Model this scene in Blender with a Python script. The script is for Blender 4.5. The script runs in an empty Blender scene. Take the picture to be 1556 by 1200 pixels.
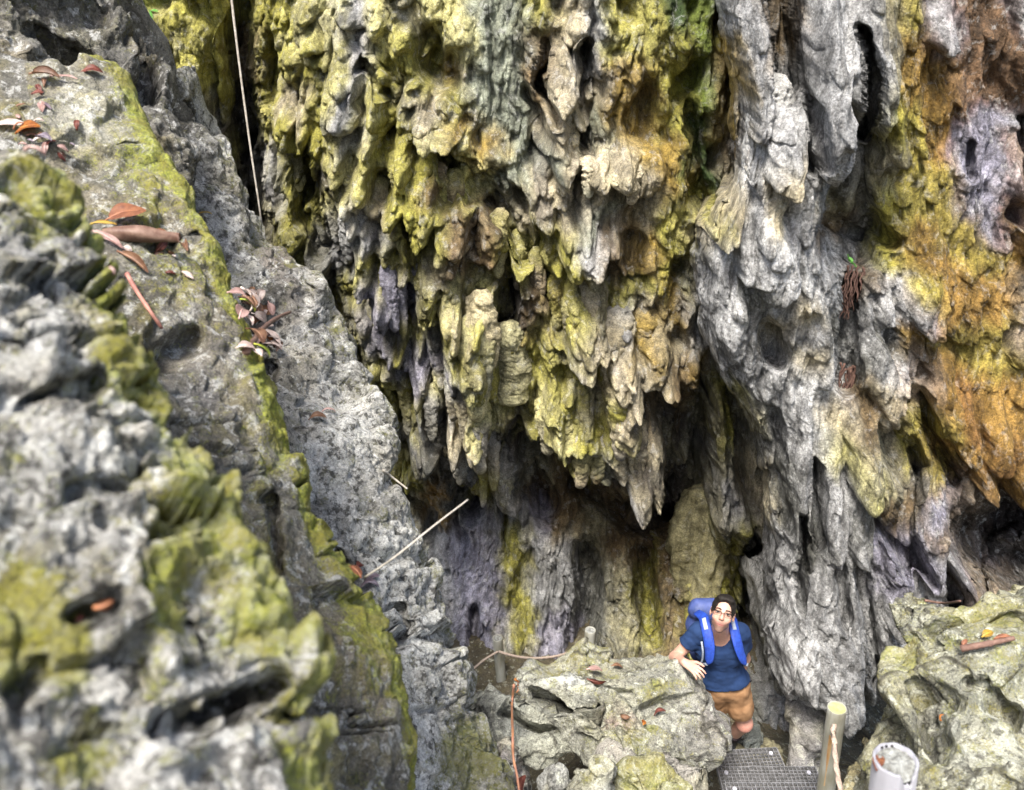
import bpy, bmesh, math, random
import numpy as np
from concurrent.futures import ThreadPoolExecutor
from mathutils import Vector, Matrix

scene = bpy.context.scene
COL = scene.collection
F = 1287.0
PITCH = math.radians(25)
CZ = 7.0
sp, cp = math.sin(PITCH), math.cos(PITCH)
f32 = np.float32

# ---------------------------------------------------------------- view geometry: a pixel of the photo plus a distance gives a world point
def dirs(X, Y):
    u = (np.asarray(X, float) - 778) / F
    v = (np.asarray(Y, float) - 600) / F
    return u, cp - v * sp, -sp - v * cp

def at(X, Y, t):
    dx, dy, dz = dirs(X, Y)
    return Vector((float(dx * t), float(dy * t), float(CZ + dz * t)))

def grid_points(X, Y, t):
    dx, dy, dz = dirs(X, Y)
    return np.stack([dx * t, dy * t, CZ + dz * t], -1)

# ---------------------------------------------------------------- noise
_r = np.random.RandomState(7)
_perm = _r.permutation(256).astype(np.int32)
PERM = np.concatenate([_perm, _perm, _perm[:8]])
_g = _r.normal(size=(256, 3)); _g /= np.linalg.norm(_g, axis=1)[:, None]
GRAD = _g.astype(f32)
RND = _r.rand(256, 3).astype(f32)
POOL = ThreadPoolExecutor(4)

def _chunks(fn, P, *a):
    P = np.ascontiguousarray(P.reshape(-1, 3), dtype=f32)
    n = max(1, min(16, len(P) // 20000))
    return np.concatenate(list(POOL.map(lambda q: fn(q, *a), np.array_split(P, n))))

def _perlin(P):
    I = np.floor(P)
    Fr = P - I
    I = I.astype(np.int32) & 255
    w = Fr * Fr * Fr * (Fr * (Fr * 6 - 15) + 10)
    x0, y0, z0 = I[:, 0], I[:, 1], I[:, 2]
    out = np.zeros(len(P), f32)
    for i in (0, 1):
        a = PERM[x0 + i]
        wx = w[:, 0] if i else 1 - w[:, 0]
        for j in (0, 1):
            b = PERM[(a + y0 + j) & 255]
            wy = wx * (w[:, 1] if j else 1 - w[:, 1])
            for k in (0, 1):
                g = GRAD[PERM[(b + z0 + k) & 255]]
                wz = wy * (w[:, 2] if k else 1 - w[:, 2])
                out += wz * (g[:, 0] * (Fr[:, 0] - i) + g[:, 1] * (Fr[:, 1] - j) + g[:, 2] * (Fr[:, 2] - k))
    return out * 1.6

def perlin(P, s=1.0, off=0.0, aniso=(1, 1, 1)):
    sh = P.shape[:-1]
    Q = P * (np.array(aniso, f32) * s) + np.array([off, off * 1.7, off * 2.3], f32)
    return _chunks(_perlin, Q).reshape(sh)

def fbm(P, s=1.0, oct=4, gain=.5, off=0.0, kind='n', aniso=(1, 1, 1)):
    out = 0; a = 1.0; tot = 0
    for i in range(oct):
        n = perlin(P, s * 2.03 ** i, off + 13.1 * i, aniso)
        if kind == 'r': n = 1 - 2 * np.abs(n)
        elif kind == 'b': n = 2 * np.abs(n) - .5
        out = out + a * n; tot += a; a *= gain
    return out / tot

def _worley(P):
    I = np.floor(P); Fr = P - I; I = I.astype(np.int32) & 255
    d1 = np.full(len(P), 9, f32)
    for i in (-1, 0, 1):
        for j in (-1, 0, 1):
            for k in (-1, 0, 1):
                h = PERM[(PERM[(PERM[(I[:, 0] + i) & 255] + I[:, 1] + j) & 255] + I[:, 2] + k) & 255]
                r = RND[h]
                d = (i + r[:, 0] - Fr[:, 0]) ** 2 + (j + r[:, 1] - Fr[:, 1]) ** 2 + (k + r[:, 2] - Fr[:, 2]) ** 2
                np.minimum(d1, d, out=d1)
    return np.sqrt(d1)

def worley(P, s=1.0, off=0.0, aniso=(1, 1, 1)):
    sh = P.shape[:-1]
    Q = P * (np.array(aniso, f32) * s) + np.array([off, off * 1.7, off * 2.3], f32)
    return _chunks(_worley, Q).reshape(sh)

def sstep(a, b, x):
    t = np.clip((x - a) / (b - a), 0, 1)
    return t * t * (3 - 2 * t)

def facet(P, s, off, aniso=(1, 1, 1)):
    """angular, broken-stone relief: cells, each with a tilted plane of its own"""
    Q = (P * (np.array(aniso, f32) * s) + np.array([off, off * 1.7, off * 2.3], f32)).reshape(-1, 3).astype(f32)
    def f(P):
        I = np.floor(P); Fr = P - I; I = I.astype(np.int32) & 255
        W = np.full(len(P), 1e-9, f32); V = np.zeros(len(P), f32)
        for i in (-1, 0, 1):
            for j in (-1, 0, 1):
                for k in (-1, 0, 1):
                    h = PERM[(PERM[(PERM[(I[:, 0] + i) & 255] + I[:, 1] + j) & 255] + I[:, 2] + k) & 255]
                    r = RND[h]; g = GRAD[h]
                    v0, v1, v2 = i + r[:, 0] - Fr[:, 0], j + r[:, 1] - Fr[:, 1], k + r[:, 2] - Fr[:, 2]
                    d = v0 * v0 + v1 * v1 + v2 * v2
                    w = np.exp(-26 * d)
                    W += w; V += w * ((v0 * g[:, 0] + v1 * g[:, 1] + v2 * g[:, 2]) * 1.3 + (RND[(h + 17) & 255][:, 0] - .5))
        return V / W
    return _chunks(f, Q).reshape(P.shape[:-1])

# ---------------------------------------------------------------- 1-D and 2-D interpolation of hand-set numbers
def cubic(xs, ys, x):
    xs = np.asarray(xs, float); ys = np.asarray(ys, float)
    x = np.clip(x, xs[0], xs[-1])
    m = np.gradient(ys, xs, axis=0)
    i = np.clip(np.searchsorted(xs, x) - 1, 0, len(xs) - 2)
    h = xs[i + 1] - xs[i]; t = (x - xs[i]) / h
    sh = (slice(None),) + (None,) * (ys.ndim - 1)
    t = t[sh]; h = h[sh]
    return ((2 * t ** 3 - 3 * t ** 2 + 1) * ys[i] + (t ** 3 - 2 * t ** 2 + t) * h * m[i]
            + (-2 * t ** 3 + 3 * t ** 2) * ys[i + 1] + (t ** 3 - t ** 2) * h * m[i + 1])

def poly(pts, x):
    """piecewise-linear curve through (key, value) pairs"""
    p = np.array(sorted(pts), float)
    return np.interp(x, p[:, 0], p[:, 1])

RX0, RX1, RY0, RY1, RS = -120, 1720, -140, 1280, 2.0
RXS = np.arange(RX0, RX1 + 1, RS); RYS = np.arange(RY0, RY1 + 1, RS)
GX, GY = np.meshgrid(RXS, RYS)

def raster(v=0.0):
    return np.full(GX.shape, v, f32)

def net(xs, ys, M):
    M = np.array(M, float)
    A = cubic(xs, M.T, RXS)
    return cubic(ys, A.T, RYS).astype(f32)

def sample(R, X, Y):
    x = np.clip((X - RX0) / RS, 0, R.shape[1] - 1.001); y = np.clip((Y - RY0) / RS, 0, R.shape[0] - 1.001)
    i = x.astype(int); j = y.astype(int); a = (x - i); b = (y - j)
    if R.ndim == 3: a = a[..., None]; b = b[..., None]
    return (R[j, i] * (1 - a) + R[j, i + 1] * a) * (1 - b) + (R[j + 1, i] * (1 - a) + R[j + 1, i + 1] * a) * b

def _win(x0, x1, y0, y1):
    i0 = max(0, int((x0 - RX0) / RS)); i1 = min(len(RXS), int((x1 - RX0) / RS) + 2)
    j0 = max(0, int((y0 - RY0) / RS)); j1 = min(len(RYS), int((y1 - RY0) / RS) + 2)
    return slice(j0, j1), slice(i0, i1)

TINT = raster(); TINT2 = raster()
def drip(H, x, y, L, w, amp, lean=0.0, sharp=.8, taper=.8, tint=None):
    """a drop-shaped swelling: grows downwards, ends in a round tip (y = top, L = length, w = half width)"""
    s = _win(x - w - abs(lean) * L - 2, x + w + abs(lean) * L + 2, y, y + L)
    if s[0].stop <= s[0].start or s[1].stop <= s[1].start: return
    X, Y = GX[s], GY[s]
    v = np.clip((Y - y) / L, 0, 1)
    wid = w * (1 - (1 - taper) * v)
    tipv = np.clip((v - sharp) / (1 - sharp), 0, 1)
    wid = wid * np.sqrt(np.clip(1 - tipv ** 2, 0, 1)) + 1e-3
    u = (X - x - lean * (Y - y)) / wid
    c = np.sqrt(np.clip(1 - u * u, 0, 1))
    rise = sstep(0, .75, v) * .85 + .15 * v
    h = amp * c * rise * np.clip(1 - .55 * tipv ** 3, 0, 1)
    if tint is not None:
        m = (h > H[s]) & (h > .25 * amp)
        TINT[s] = np.where(m, tint[0], TINT[s]); TINT2[s] = np.where(m, tint[1], TINT2[s])
    H[s] = np.maximum(H[s], h)

def blob(R, x, y, rx, ry, amp, ang=0.0, pw=2):
    r = max(rx, ry) * 1.9
    s = _win(x - r, x + r, y - r, y + r)
    c, si = math.cos(math.radians(ang)), math.sin(math.radians(ang))
    X, Y = GX[s] - x, GY[s] - y
    d = np.abs((X * c + Y * si) / rx) ** pw + np.abs((-X * si + Y * c) / ry) ** pw
    R[s] += amp * np.exp(-d * 1.2)

def dist_poly(pts):
    d = np.full(GX.shape, 1e9, f32)
    for (x0, y0), (x1, y1) in zip(pts[:-1], pts[1:]):
        dx, dy = x1 - x0, y1 - y0; L = dx * dx + dy * dy + 1e-9
        t = np.clip(((GX - x0) * dx + (GY - y0) * dy) / L, 0, 1)
        d = np.minimum(d, np.hypot(GX - x0 - t * dx, GY - y0 - t * dy))
    return d

def cleft(R, pts, w, depth):
    """a groove or slit along a line of (x, y)"""
    xs = [p[0] for p in pts]; ys = [p[1] for p in pts]
    s = _win(min(xs) - 3 * w, max(xs) + 3 * w, min(ys) - 3 * w, max(ys) + 3 * w)
    d = np.full(GX[s].shape, 1e9, f32)
    for (x0, y0), (x1, y1) in zip(pts[:-1], pts[1:]):
        dx, dy = x1 - x0, y1 - y0; L = dx * dx + dy * dy + 1e-9
        t = np.clip(((GX[s] - x0) * dx + (GY[s] - y0) * dy) / L, 0, 1)
        d = np.minimum(d, np.hypot(GX[s] - x0 - t * dx, GY[s] - y0 - t * dy))
    R[s] += depth * (1 - sstep(.25, 1.0, d / w / 1.35))

def blur(R, n=1):
    for _ in range(n):
        R = (np.roll(R, 1, 0) + np.roll(R, -1, 0) + 2 * R) / 4
        R = (np.roll(R, 1, 1) + np.roll(R, -1, 1) + 2 * R) / 4
    return R

# ---------------------------------------------------------------- meshes
def mesh_grid(name, P, col=None, msk=None, closed_a=False):
    """P: rows x columns x 3 -> one smooth quad mesh with colour attributes"""
    nb, na = P.shape[:2]
    me = bpy.data.meshes.new(name)
    me.vertices.add(nb * na)
    me.vertices.foreach_set('co', np.ascontiguousarray(P, dtype=f32).ravel())
    idx = np.arange(nb * na).reshape(nb, na)
    if closed_a: idx = np.concatenate([idx, idx[:, :1]], 1)
    q = np.stack([idx[:-1, :-1], idx[1:, :-1], idx[1:, 1:], idx[:-1, 1:]], -1).reshape(-1, 4)
    me.loops.add(q.size); me.loops.foreach_set('vertex_index', q.ravel().astype(np.int32))
    me.polygons.add(len(q))
    me.polygons.foreach_set('loop_start', (np.arange(len(q)) * 4).astype(np.int32))
    me.polygons.foreach_set('use_smooth', np.ones(len(q), bool))
    me.update(calc_edges=True)
    for nm, c in (('Col', col), ('Msk', msk)):
        if c is None: continue
        at_ = me.color_attributes.new(nm, 'FLOAT_COLOR', 'POINT')
        c4 = np.ones((nb * na, 4), f32); c4[:, :3] = np.asarray(c, f32).reshape(-1, 3)
        at_.data.foreach_set('color', c4.ravel())
    return me

def grid_normals(P, sign=1):
    db = np.gradient(P, axis=0); da = np.gradient(P, axis=1)
    n = np.cross(da, db) * sign
    return n / (np.linalg.norm(n, axis=-1, keepdims=True) + 1e-9)

def link(name, me, mat=None, parent=None):
    o = bpy.data.objects.new(name, me); COL.objects.link(o)
    if mat is not None and me is not None:
        me.materials.clear(); me.materials.append(mat)
    if parent is not None: o.parent = parent
    return o

def tag(o, label=None, cat=None, group=None, kind=None):
    if label: o['label'] = label
    if cat: o['category'] = cat
    if group: o['group'] = group
    if kind: o['kind'] = kind
    return o

def empty(name, loc, label, cat, group=None):
    o = bpy.data.objects.new(name, None); COL.objects.link(o)
    o.location = loc; o.empty_display_size = .1
    return tag(o, label, cat, group)

def bm_obj(name, bm, mat, parent=None, smooth=True, world=True):
    """link a bmesh built in world coordinates; under a parent it keeps its world place"""
    me = bpy.data.meshes.new(name)
    bmesh.ops.recalc_face_normals(bm, faces=bm.faces)
    bm.to_mesh(me); bm.free()
    if smooth: me.polygons.foreach_set('use_smooth', np.ones(len(me.polygons), bool))
    o = link(name, me, mat, parent)
    if parent is not None and world:
        off = wloc(parent)
        if off.length > 0: me.transform(Matrix.Translation(-off))
    return o

def wloc(o):
    v = Vector((0, 0, 0))
    while o is not None:
        v += o.location; o = o.parent
    return v

def tube(bm, pts, rad, seg=10, cap=True, jit=0, seed=0):
    """a swept tube with a radius per point"""
    rng = random.Random(seed)
    pts = [Vector(p) for p in pts]
    if not hasattr(rad, '__len__'): rad = [rad] * len(pts)
    rings = []; ref = None
    for i, p in enumerate(pts):
        d = (pts[min(i + 1, len(pts) - 1)] - pts[max(i - 1, 0)]).normalized()
        if ref is None:
            ref = d.orthogonal().normalized()
        ref = (ref - d * ref.dot(d)).normalized()
        b = d.cross(ref)
        ring = []
        for k in range(seg):
            a = 2 * math.pi * k / seg
            r = rad[i] * (1 + jit * (rng.random() - .5))
            ring.append(bm.verts.new(p + (ref * math.cos(a) + b * math.sin(a)) * r))
        rings.append(ring)
    for r0, r1 in zip(rings[:-1], rings[1:]):
        for k in range(seg):
            bm.faces.new((r0[k], r0[(k + 1) % seg], r1[(k + 1) % seg], r1[k]))
    if cap:
        bm.faces.new(rings[0][::-1]); bm.faces.new(rings[-1])
    return rings

def spline(pts, n):
    P = np.array([tuple(p) for p in pts], float)
    return [Vector(v) for v in cubic(np.arange(len(P)), P, np.linspace(0, len(P) - 1, n))]

# ---------------------------------------------------------------- materials
def nodes_of(name):
    m = bpy.data.materials.new(name); m.use_nodes = True
    nt = m.node_tree; nt.nodes.clear()
    out = nt.nodes.new('ShaderNodeOutputMaterial'); b = nt.nodes.new('ShaderNodeBsdfPrincipled')
    nt.links.new(b.outputs[0], out.inputs[0])
    return m, nt, b, out

class NB:
    """short-hand for wiring shader nodes"""
    def __init__(s, nt):
        s.nt = nt
    def n(s, typ, **kw):
        x = s.nt.nodes.new(typ)
        for k, v in kw.items():
            if k.startswith('i_'): x.inputs[k[2:].replace('_', ' ')].default_value = v
            else: setattr(x, k, v)
        return x
    def l(s, a, b): s.nt.links.new(a, b)
    def pos(s): return s.n('ShaderNodeNewGeometry').outputs['Position']
    def scale(s, vec, v):
        x = s.n('ShaderNodeVectorMath', operation='MULTIPLY'); s.l(vec, x.inputs[0]); x.inputs[1].default_value = v
        return x.outputs[0]
    def noise(s, vec, scale, detail=4, rough=.55, dist=0.0, typ='FBM'):
        x = s.n('ShaderNodeTexNoise'); x.noise_type = typ
        x.inputs['Scale'].default_value = scale; x.inputs['Detail'].default_value = detail
        x.inputs['Roughness'].default_value = rough; x.inputs['Distortion'].default_value = dist
        s.l(vec, x.inputs['Vector']); return x.outputs['Fac']
    def voro(s, vec, scale, feature='F1'):
        x = s.n('ShaderNodeTexVoronoi', feature=feature); x.inputs['Scale'].default_value = scale
        s.l(vec, x.inputs['Vector']); return x.outputs['Distance']
    def ramp(s, fac, a, b, va=0.0, vb=1.0, smooth=True):
        x = s.n('ShaderNodeMapRange'); x.interpolation_type = 'SMOOTHSTEP' if smooth else 'LINEAR'
        s.l(fac, x.inputs['Value'])
        for k, v in (('From Min', a), ('From Max', b), ('To Min', va), ('To Max', vb)): x.inputs[k].default_value = v
        return x.outputs['Result']
    def math(s, op, a, b):
        x = s.n('ShaderNodeMath', operation=op)
        for i, v in enumerate((a, b)):
            if isinstance(v, (int, float)): x.inputs[i].default_value = v
            else: s.l(v, x.inputs[i])
        return x.outputs[0]
    def mix(s, fac, a, b, mode='MIX'):
        x = s.n('ShaderNodeMix', data_type='RGBA', blend_type=mode)
        for i, v in ((0, fac), (6, a), (7, b)):
            if isinstance(v, (int, float)): x.inputs[i].default_value = v
            elif isinstance(v, tuple): x.inputs[i].default_value = (*v, 1)
            else: s.l(v, x.inputs[i])
        return x.outputs[2]
    def attr(s, name):
        return s.n('ShaderNodeAttribute', attribute_name=name)

def rock_material(name, disp=.05, fine=1.0, white=(.53, .63), crack=0.0, lichen=(.62, .62, .60), moss=((.09, .11, .02), (.27, .26, .07)), pits=1.0):
    m, nt, b, out = nodes_of(name)
    N = NB(nt); P = N.pos()
    col = N.attr('Col').outputs['Color']
    ms = N.n('ShaderNodeSeparateColor'); N.l(N.attr('Msk').outputs['Color'], ms.inputs[0])
    spk, strk, mos = ms.outputs[0], ms.outputs[1], ms.outputs[2]
    # broad and fine tone changes of the stone
    n1 = N.noise(P, 3.1, 6, .62)
    c = N.mix(1.0, col, N.n('ShaderNodeCombineColor').outputs[0], 'MULTIPLY')
    v = N.ramp(n1, .28, .72, .62, 1.38)
    vc = N.n('ShaderNodeCombineColor'); [N.l(v, vc.inputs[i]) for i in range(3)]
    c = N.mix(1.0, col, vc.outputs[0], 'MULTIPLY')
    # vertical water streaks
    st = N.noise(N.scale(P, (1, 1, .07)), 16, 5, .6)
    sv = N.ramp(st, .33, .66, .45, 1.35)
    sc = N.n('ShaderNodeCombineColor'); [N.l(sv, sc.inputs[i]) for i in range(3)]
    c2 = N.mix(1.0, c, sc.outputs[0], 'MULTIPLY')
    c = N.mix(strk, c, c2)
    # dark and pale lichen patches
    n2 = N.noise(P, 17 * fine, 8, .68)
    c = N.mix(N.math('MULTIPLY', N.ramp(n2, .50, .60, 0, .85), spk), c, (.045, .043, .038))
    n3 = N.noise(N.scale(P, (1.1, .9, 1)), 11 * fine, 9, .7, .4)
    c = N.mix(N.math('MULTIPLY', N.ramp(n3, white[0], white[1], 0, .85), spk), c, lichen)
    n4 = N.noise(P, 70 * fine, 6, .8)
    g = N.ramp(n4, .32, .68, .42, 1.58)
    gc = N.n('ShaderNodeCombineColor'); [N.l(g, gc.inputs[i]) for i in range(3)]
    c = N.mix(.8, c, gc.outputs[0], 'MULTIPLY')
    # moss
    n5 = N.noise(P, 9 * fine, 8, .7)
    n6 = N.noise(P, 31 * fine, 5, .65)
    mc = N.mix(N.ramp(n6, .35, .65), moss[0], moss[1])
    n7 = N.noise(P, 75 * fine, 4, .7)
    mf = N.ramp(N.math('ADD', N.math('ADD', N.math('MULTIPLY', n5, .8), N.math('MULTIPLY', n7, .55)), N.math('SUBTRACT', mos, .93)), 0.0, .2, 0, .88)
    mc = N.mix(N.ramp(N.noise(P, 5.5 * fine, 5, .6), .38, .62), mc, tuple(x * y for x, y in zip(moss[0], (1.7, 1.35, 1.6))))
    mc = N.mix(N.ramp(n7, .35, .7), N.mix(.25, mc, (.05, .055, .012)), mc)
    mf = N.math('MULTIPLY', mf, N.ramp(n4, .36, .56, .35, 1))
    c = N.mix(mf, c, mc)
    ck = None
    if crack:                                            # joints in the stone: thin wandering lines holding dark soil
        wv = N.n('ShaderNodeTexNoise'); wv.inputs['Scale'].default_value = 3.0; wv.inputs['Detail'].default_value = 6; N.l(P, wv.inputs['Vector'])
        sh = N.n('ShaderNodeVectorMath', operation='MULTIPLY_ADD'); N.l(wv.outputs['Color'], sh.inputs[0]); sh.inputs[1].default_value = (.55, .55, .35); N.l(N.scale(P, (1, 1, 1.9)), sh.inputs[2])
        ve = N.n('ShaderNodeTexVoronoi', feature='DISTANCE_TO_EDGE'); ve.inputs['Scale'].default_value = crack; N.l(sh.outputs[0], ve.inputs['Vector'])
        ck = N.math('MULTIPLY', N.ramp(ve.outputs['Distance'], .0, .045, 1, 0), N.ramp(N.noise(P, 2.3, 3), .42, .55))
        c = N.mix(N.math('MULTIPLY', ck, .8), c, (.05, .045, .035))
    N.l(c, b.inputs['Base Color'])
    b.inputs['Roughness'].default_value = .82
    b.inputs['Specular IOR Level'].default_value = .25
    # relief
    pit = N.voro(P, 26 * fine)
    h = N.math('ADD', N.noise(P, 42 * fine, 7, .68), N.math('MULTIPLY', N.ramp(pit, .0, .38, -.5 * pits, 0), 1.0))
    h = N.math('ADD', h, N.math('MULTIPLY', N.noise(P, 170 * fine, 3, .7), .28))
    bp = N.n('ShaderNodeBump'); bp.inputs['Strength'].default_value = 1.0; bp.inputs['Distance'].default_value = .036 / fine
    N.l(h, bp.inputs['Height']); N.l(bp.outputs[0], b.inputs['Normal'])
    if disp:
        d = N.math('ADD', N.noise(P, 7.5 * fine, 7, .6), N.math('MULTIPLY', N.ramp(N.voro(P, 12 * fine), 0, .40, -.45, 0), pits))
        if ck is not None: d = N.math('SUBTRACT', d, N.math('MULTIPLY', ck, 1.1))
        dn = N.n('ShaderNodeDisplacement'); dn.inputs['Midlevel'].default_value = .42; dn.inputs['Scale'].default_value = disp
        N.l(d, dn.inputs['Height']); N.l(dn.outputs[0], out.inputs['Displacement'])
        m.displacement_method = 'DISPLACEMENT'
    return m

def simple(name, col, rough=.6, var=.25, scale=30, col2=None, bump=.0, spec=.4, stretch=(1, 1, 1)):
    m, nt, b, out = nodes_of(name)
    N = NB(nt); P = N.scale(N.pos(), stretch)
    n = N.noise(P, scale, 5, .6)
    c2 = col2 if col2 else tuple(max(0, x * (1 - 2 * var)) for x in col)
    N.l(N.mix(N.ramp(n, .3, .7), col, c2), b.inputs['Base Color'])
    b.inputs['Roughness'].default_value = rough; b.inputs['Specular IOR Level'].default_value = spec
    if bump:
        bp = N.n('ShaderNodeBump'); bp.inputs['Strength'].default_value = .6; bp.inputs['Distance'].default_value = bump
        N.l(N.noise(P, scale * 2, 5, .6), bp.inputs['Height']); N.l(bp.outputs[0], b.inputs['Normal'])
    return m
# ================================================================ camera, sky, sun
cam_d = bpy.data.cameras.new('camera'); cam = bpy.data.objects.new('camera', cam_d); COL.objects.link(cam)
cam.location = (0, 0, CZ); cam.rotation_euler = (math.radians(90) - PITCH, 0, 0)
cam_d.sensor_width = 36; cam_d.lens = 36 * F / 1556
cam_d.clip_start = .05; cam_d.clip_end = 500
cam_d.dof.use_dof = True; cam_d.dof.focus_distance = 6.2; cam_d.dof.aperture_fstop = 2.4
scene.camera = cam
w = bpy.data.worlds.new('World'); scene.world = w; w.use_nodes = True
nt = w.node_tree; bg = nt.nodes['Background']
sky = nt.nodes.new('ShaderNodeTexSky'); sky.sky_type = 'NISHITA'; sky.sun_disc = False
SUN_EL, SUN_AZ = math.radians(62), math.radians(205)      # azimuth clockwise from +Y: behind the camera, a little to the left
sky.sun_elevation = SUN_EL; sky.sun_rotation = SUN_AZ; sky.air_density = 1.0; sky.dust_density = 4.0; sky.ozone_density = .6
nt.links.new(sky.outputs[0], bg.inputs[0]); bg.inputs[1].default_value = .11
sd = bpy.data.lights.new('sun', 'SUN'); sun = bpy.data.objects.new('sun', sd); COL.objects.link(sun)
sd.energy = 2.9; sd.angle = math.radians(18); sd.color = (1, .96, .90)
dv = Vector((math.sin(SUN_AZ) * math.cos(SUN_EL), math.cos(SUN_AZ) * math.cos(SUN_EL), math.sin(SUN_EL)))
sun.rotation_euler = dv.to_track_quat('Z', 'Y').to_euler(); sun.location = (0, 0, 30)
vs = scene.view_settings; vs.view_transform = 'Standard'; vs.look = 'None'; vs.gamma = 1; vs.exposure = 1.52
scene.cycles.use_denoising = True
scene.cycles.max_bounces = 5; scene.cycles.diffuse_bounces = 2

# ================================================================ stain colours of the cliff with some shade painted in, one letter per 40 px
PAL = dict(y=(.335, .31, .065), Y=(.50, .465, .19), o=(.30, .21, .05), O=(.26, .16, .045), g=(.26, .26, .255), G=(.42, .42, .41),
           w=(.43, .375, .25), d=(.15, .15, .13), k=(.07, .06, .05), p=(.27, .26, .315), m=(.17, .22, .04), e=(.06, .10, .03),  # k paints cleft shade; p is purple-grey darkened for the foot wall's shade
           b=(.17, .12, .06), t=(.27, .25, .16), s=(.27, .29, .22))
STAIN_SHADE = """myyyyyyYgYtYYssywGyyemggbgGgtyGbbg
dyyybyyyGYyyYssbwgyyymogbgGgtogbbb
dyyybyyygyyyossbwgooymogGgGgtoobbb
dytykywygytwyssbwwooymogGgGgyoobbb
dytkkyyyGyyYosswwsooyeogGgggyyobpg
dddykgyyYyyyYosswwwooebGwgGgtyoppw
dddtkgykYyybyYswwwwwoewGwgddtyyppw
ddddktyyGwyybbtwwsbwyywGwgtdyyyppo
ddddktydGgyybbyyyGboywGGGgbdyoyypo
ddddktydgyytbbyyywboydGGGgGgyooyyo
ddddddddyppyYYkbytyyoGGdGGGbGyooot
ddddddddtppywykbywgwoGGdGwGgGgooot
ddddddddypygytbytwwowGggwgdGdoyyyt
dddddddddyppgyyyyywwboGgGwGdGwoyyy
dddddddddyyYGyyYytwbbtygGGGbwwoOoo
dddddddddtygwYkyYyywktytgGwbwyyOoo
ddddddddtygdwgktygwktgtdgGYttyooOo
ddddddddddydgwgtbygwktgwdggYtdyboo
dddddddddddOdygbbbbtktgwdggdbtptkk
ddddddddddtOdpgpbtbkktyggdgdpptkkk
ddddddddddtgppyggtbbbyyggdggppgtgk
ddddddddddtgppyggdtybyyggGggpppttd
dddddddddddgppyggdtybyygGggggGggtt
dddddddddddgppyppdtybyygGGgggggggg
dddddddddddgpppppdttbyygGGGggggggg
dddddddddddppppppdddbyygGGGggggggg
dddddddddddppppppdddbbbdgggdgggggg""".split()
def stain_shade_raster():
    A = np.array([[PAL[c] for c in (r + 'g' * 34)[:34]] for r in STAIN_SHADE])
    xs = np.clip((RXS - 220) / 40, 0, 32.999); ys = np.clip((RYS - 20) / 40, 0, len(STAIN_SHADE) - 1.001)
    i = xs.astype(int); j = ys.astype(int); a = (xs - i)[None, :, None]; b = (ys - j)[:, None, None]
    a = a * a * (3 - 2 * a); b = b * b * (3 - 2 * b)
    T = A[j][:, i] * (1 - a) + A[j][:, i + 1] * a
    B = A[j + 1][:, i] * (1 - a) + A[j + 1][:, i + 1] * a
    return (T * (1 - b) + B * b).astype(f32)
STAIN_SHADES = stain_shade_raster()

def stain_shade_at(X, Y, P, warp=26):
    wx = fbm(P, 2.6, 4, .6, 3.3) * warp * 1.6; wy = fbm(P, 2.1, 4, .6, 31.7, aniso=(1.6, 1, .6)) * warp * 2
    return sample(STAIN_SHADES, X + wx, Y + wy)

ROCK = rock_material('dripstone', disp=.05, fine=1.0, pits=.4)
BUTT = rock_material('fluted_limestone', disp=.035, fine=1.0, pits=.3, lichen=(.58, .58, .56))
KARST = rock_material('karst_limestone', disp=.055, fine=1.0, pits=.45, lichen=(.62, .62, .59))
KARST_NEAR = rock_material('mossy_limestone', disp=.03, fine=1.6, white=(.52, .60), pits=.4, lichen=(.66, .66, .62), moss=((.17, .20, .02), (.46, .49, .06)))
BOULDER = rock_material('lichened_boulder', disp=.020, fine=1.4, crack=1.7, white=(.54, .62), pits=.5, lichen=(.66, .67, .55), moss=((.17, .19, .04), (.42, .41, .10)))

rng = random.Random(11)

# ================================================================ main cliff
D = net([180, 300, 390, 460, 560, 700, 850, 960, 1060, 1200],
        [-1000, -140, 0, 150, 300, 450, 600, 700, 800, 900, 1000, 1100, 1280],
        [[9.4, 9.4, 9.4, 9.2, 9.0, 8.8, 8.6, 8.4, 8.2, 8.2],
         [8.6, 8.5, 8.8, 7.9, 7.5, 7.3, 7.1, 6.9, 6.9, 7.4],
         [8.5, 8.5, 8.8, 7.8, 7.3, 7.2, 7.0, 6.8, 6.8, 7.3],
         [8.5, 8.5, 8.9, 7.8, 7.2, 7.1, 6.9, 6.7, 6.8, 7.3],
         [8.6, 8.6, 9.0, 7.9, 7.2, 7.0, 6.8, 6.7, 6.8, 7.3],
         [8.9, 8.9, 9.0, 8.6, 7.4, 6.9, 6.9, 6.7, 6.9, 7.3],
         [9.0, 9.0, 9.0, 8.9, 7.8, 6.9, 6.9, 6.7, 6.9, 7.2],
         [9.0, 9.0, 9.0, 9.0, 8.1, 7.2, 6.9, 6.7, 6.9, 7.2],
         [9.0, 9.0, 9.0, 9.0, 8.3, 7.5, 7.2, 7.0, 6.9, 7.0],
         [9.0, 9.0, 9.0, 8.9, 8.2, 7.4, 7.2, 7.0, 6.8, 6.6],
         [9.0, 9.0, 9.0, 8.8, 8.0, 7.2, 7.0, 6.8, 6.5, 6.3],
         [8.6, 8.6, 8.6, 8.2, 7.4, 6.9, 6.8, 6.5, 6.1, 5.9],
         [8.2, 8.2, 8.2, 7.8, 7.0, 6.6, 6.4, 6.0, 5.6, 5.4]])
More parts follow.
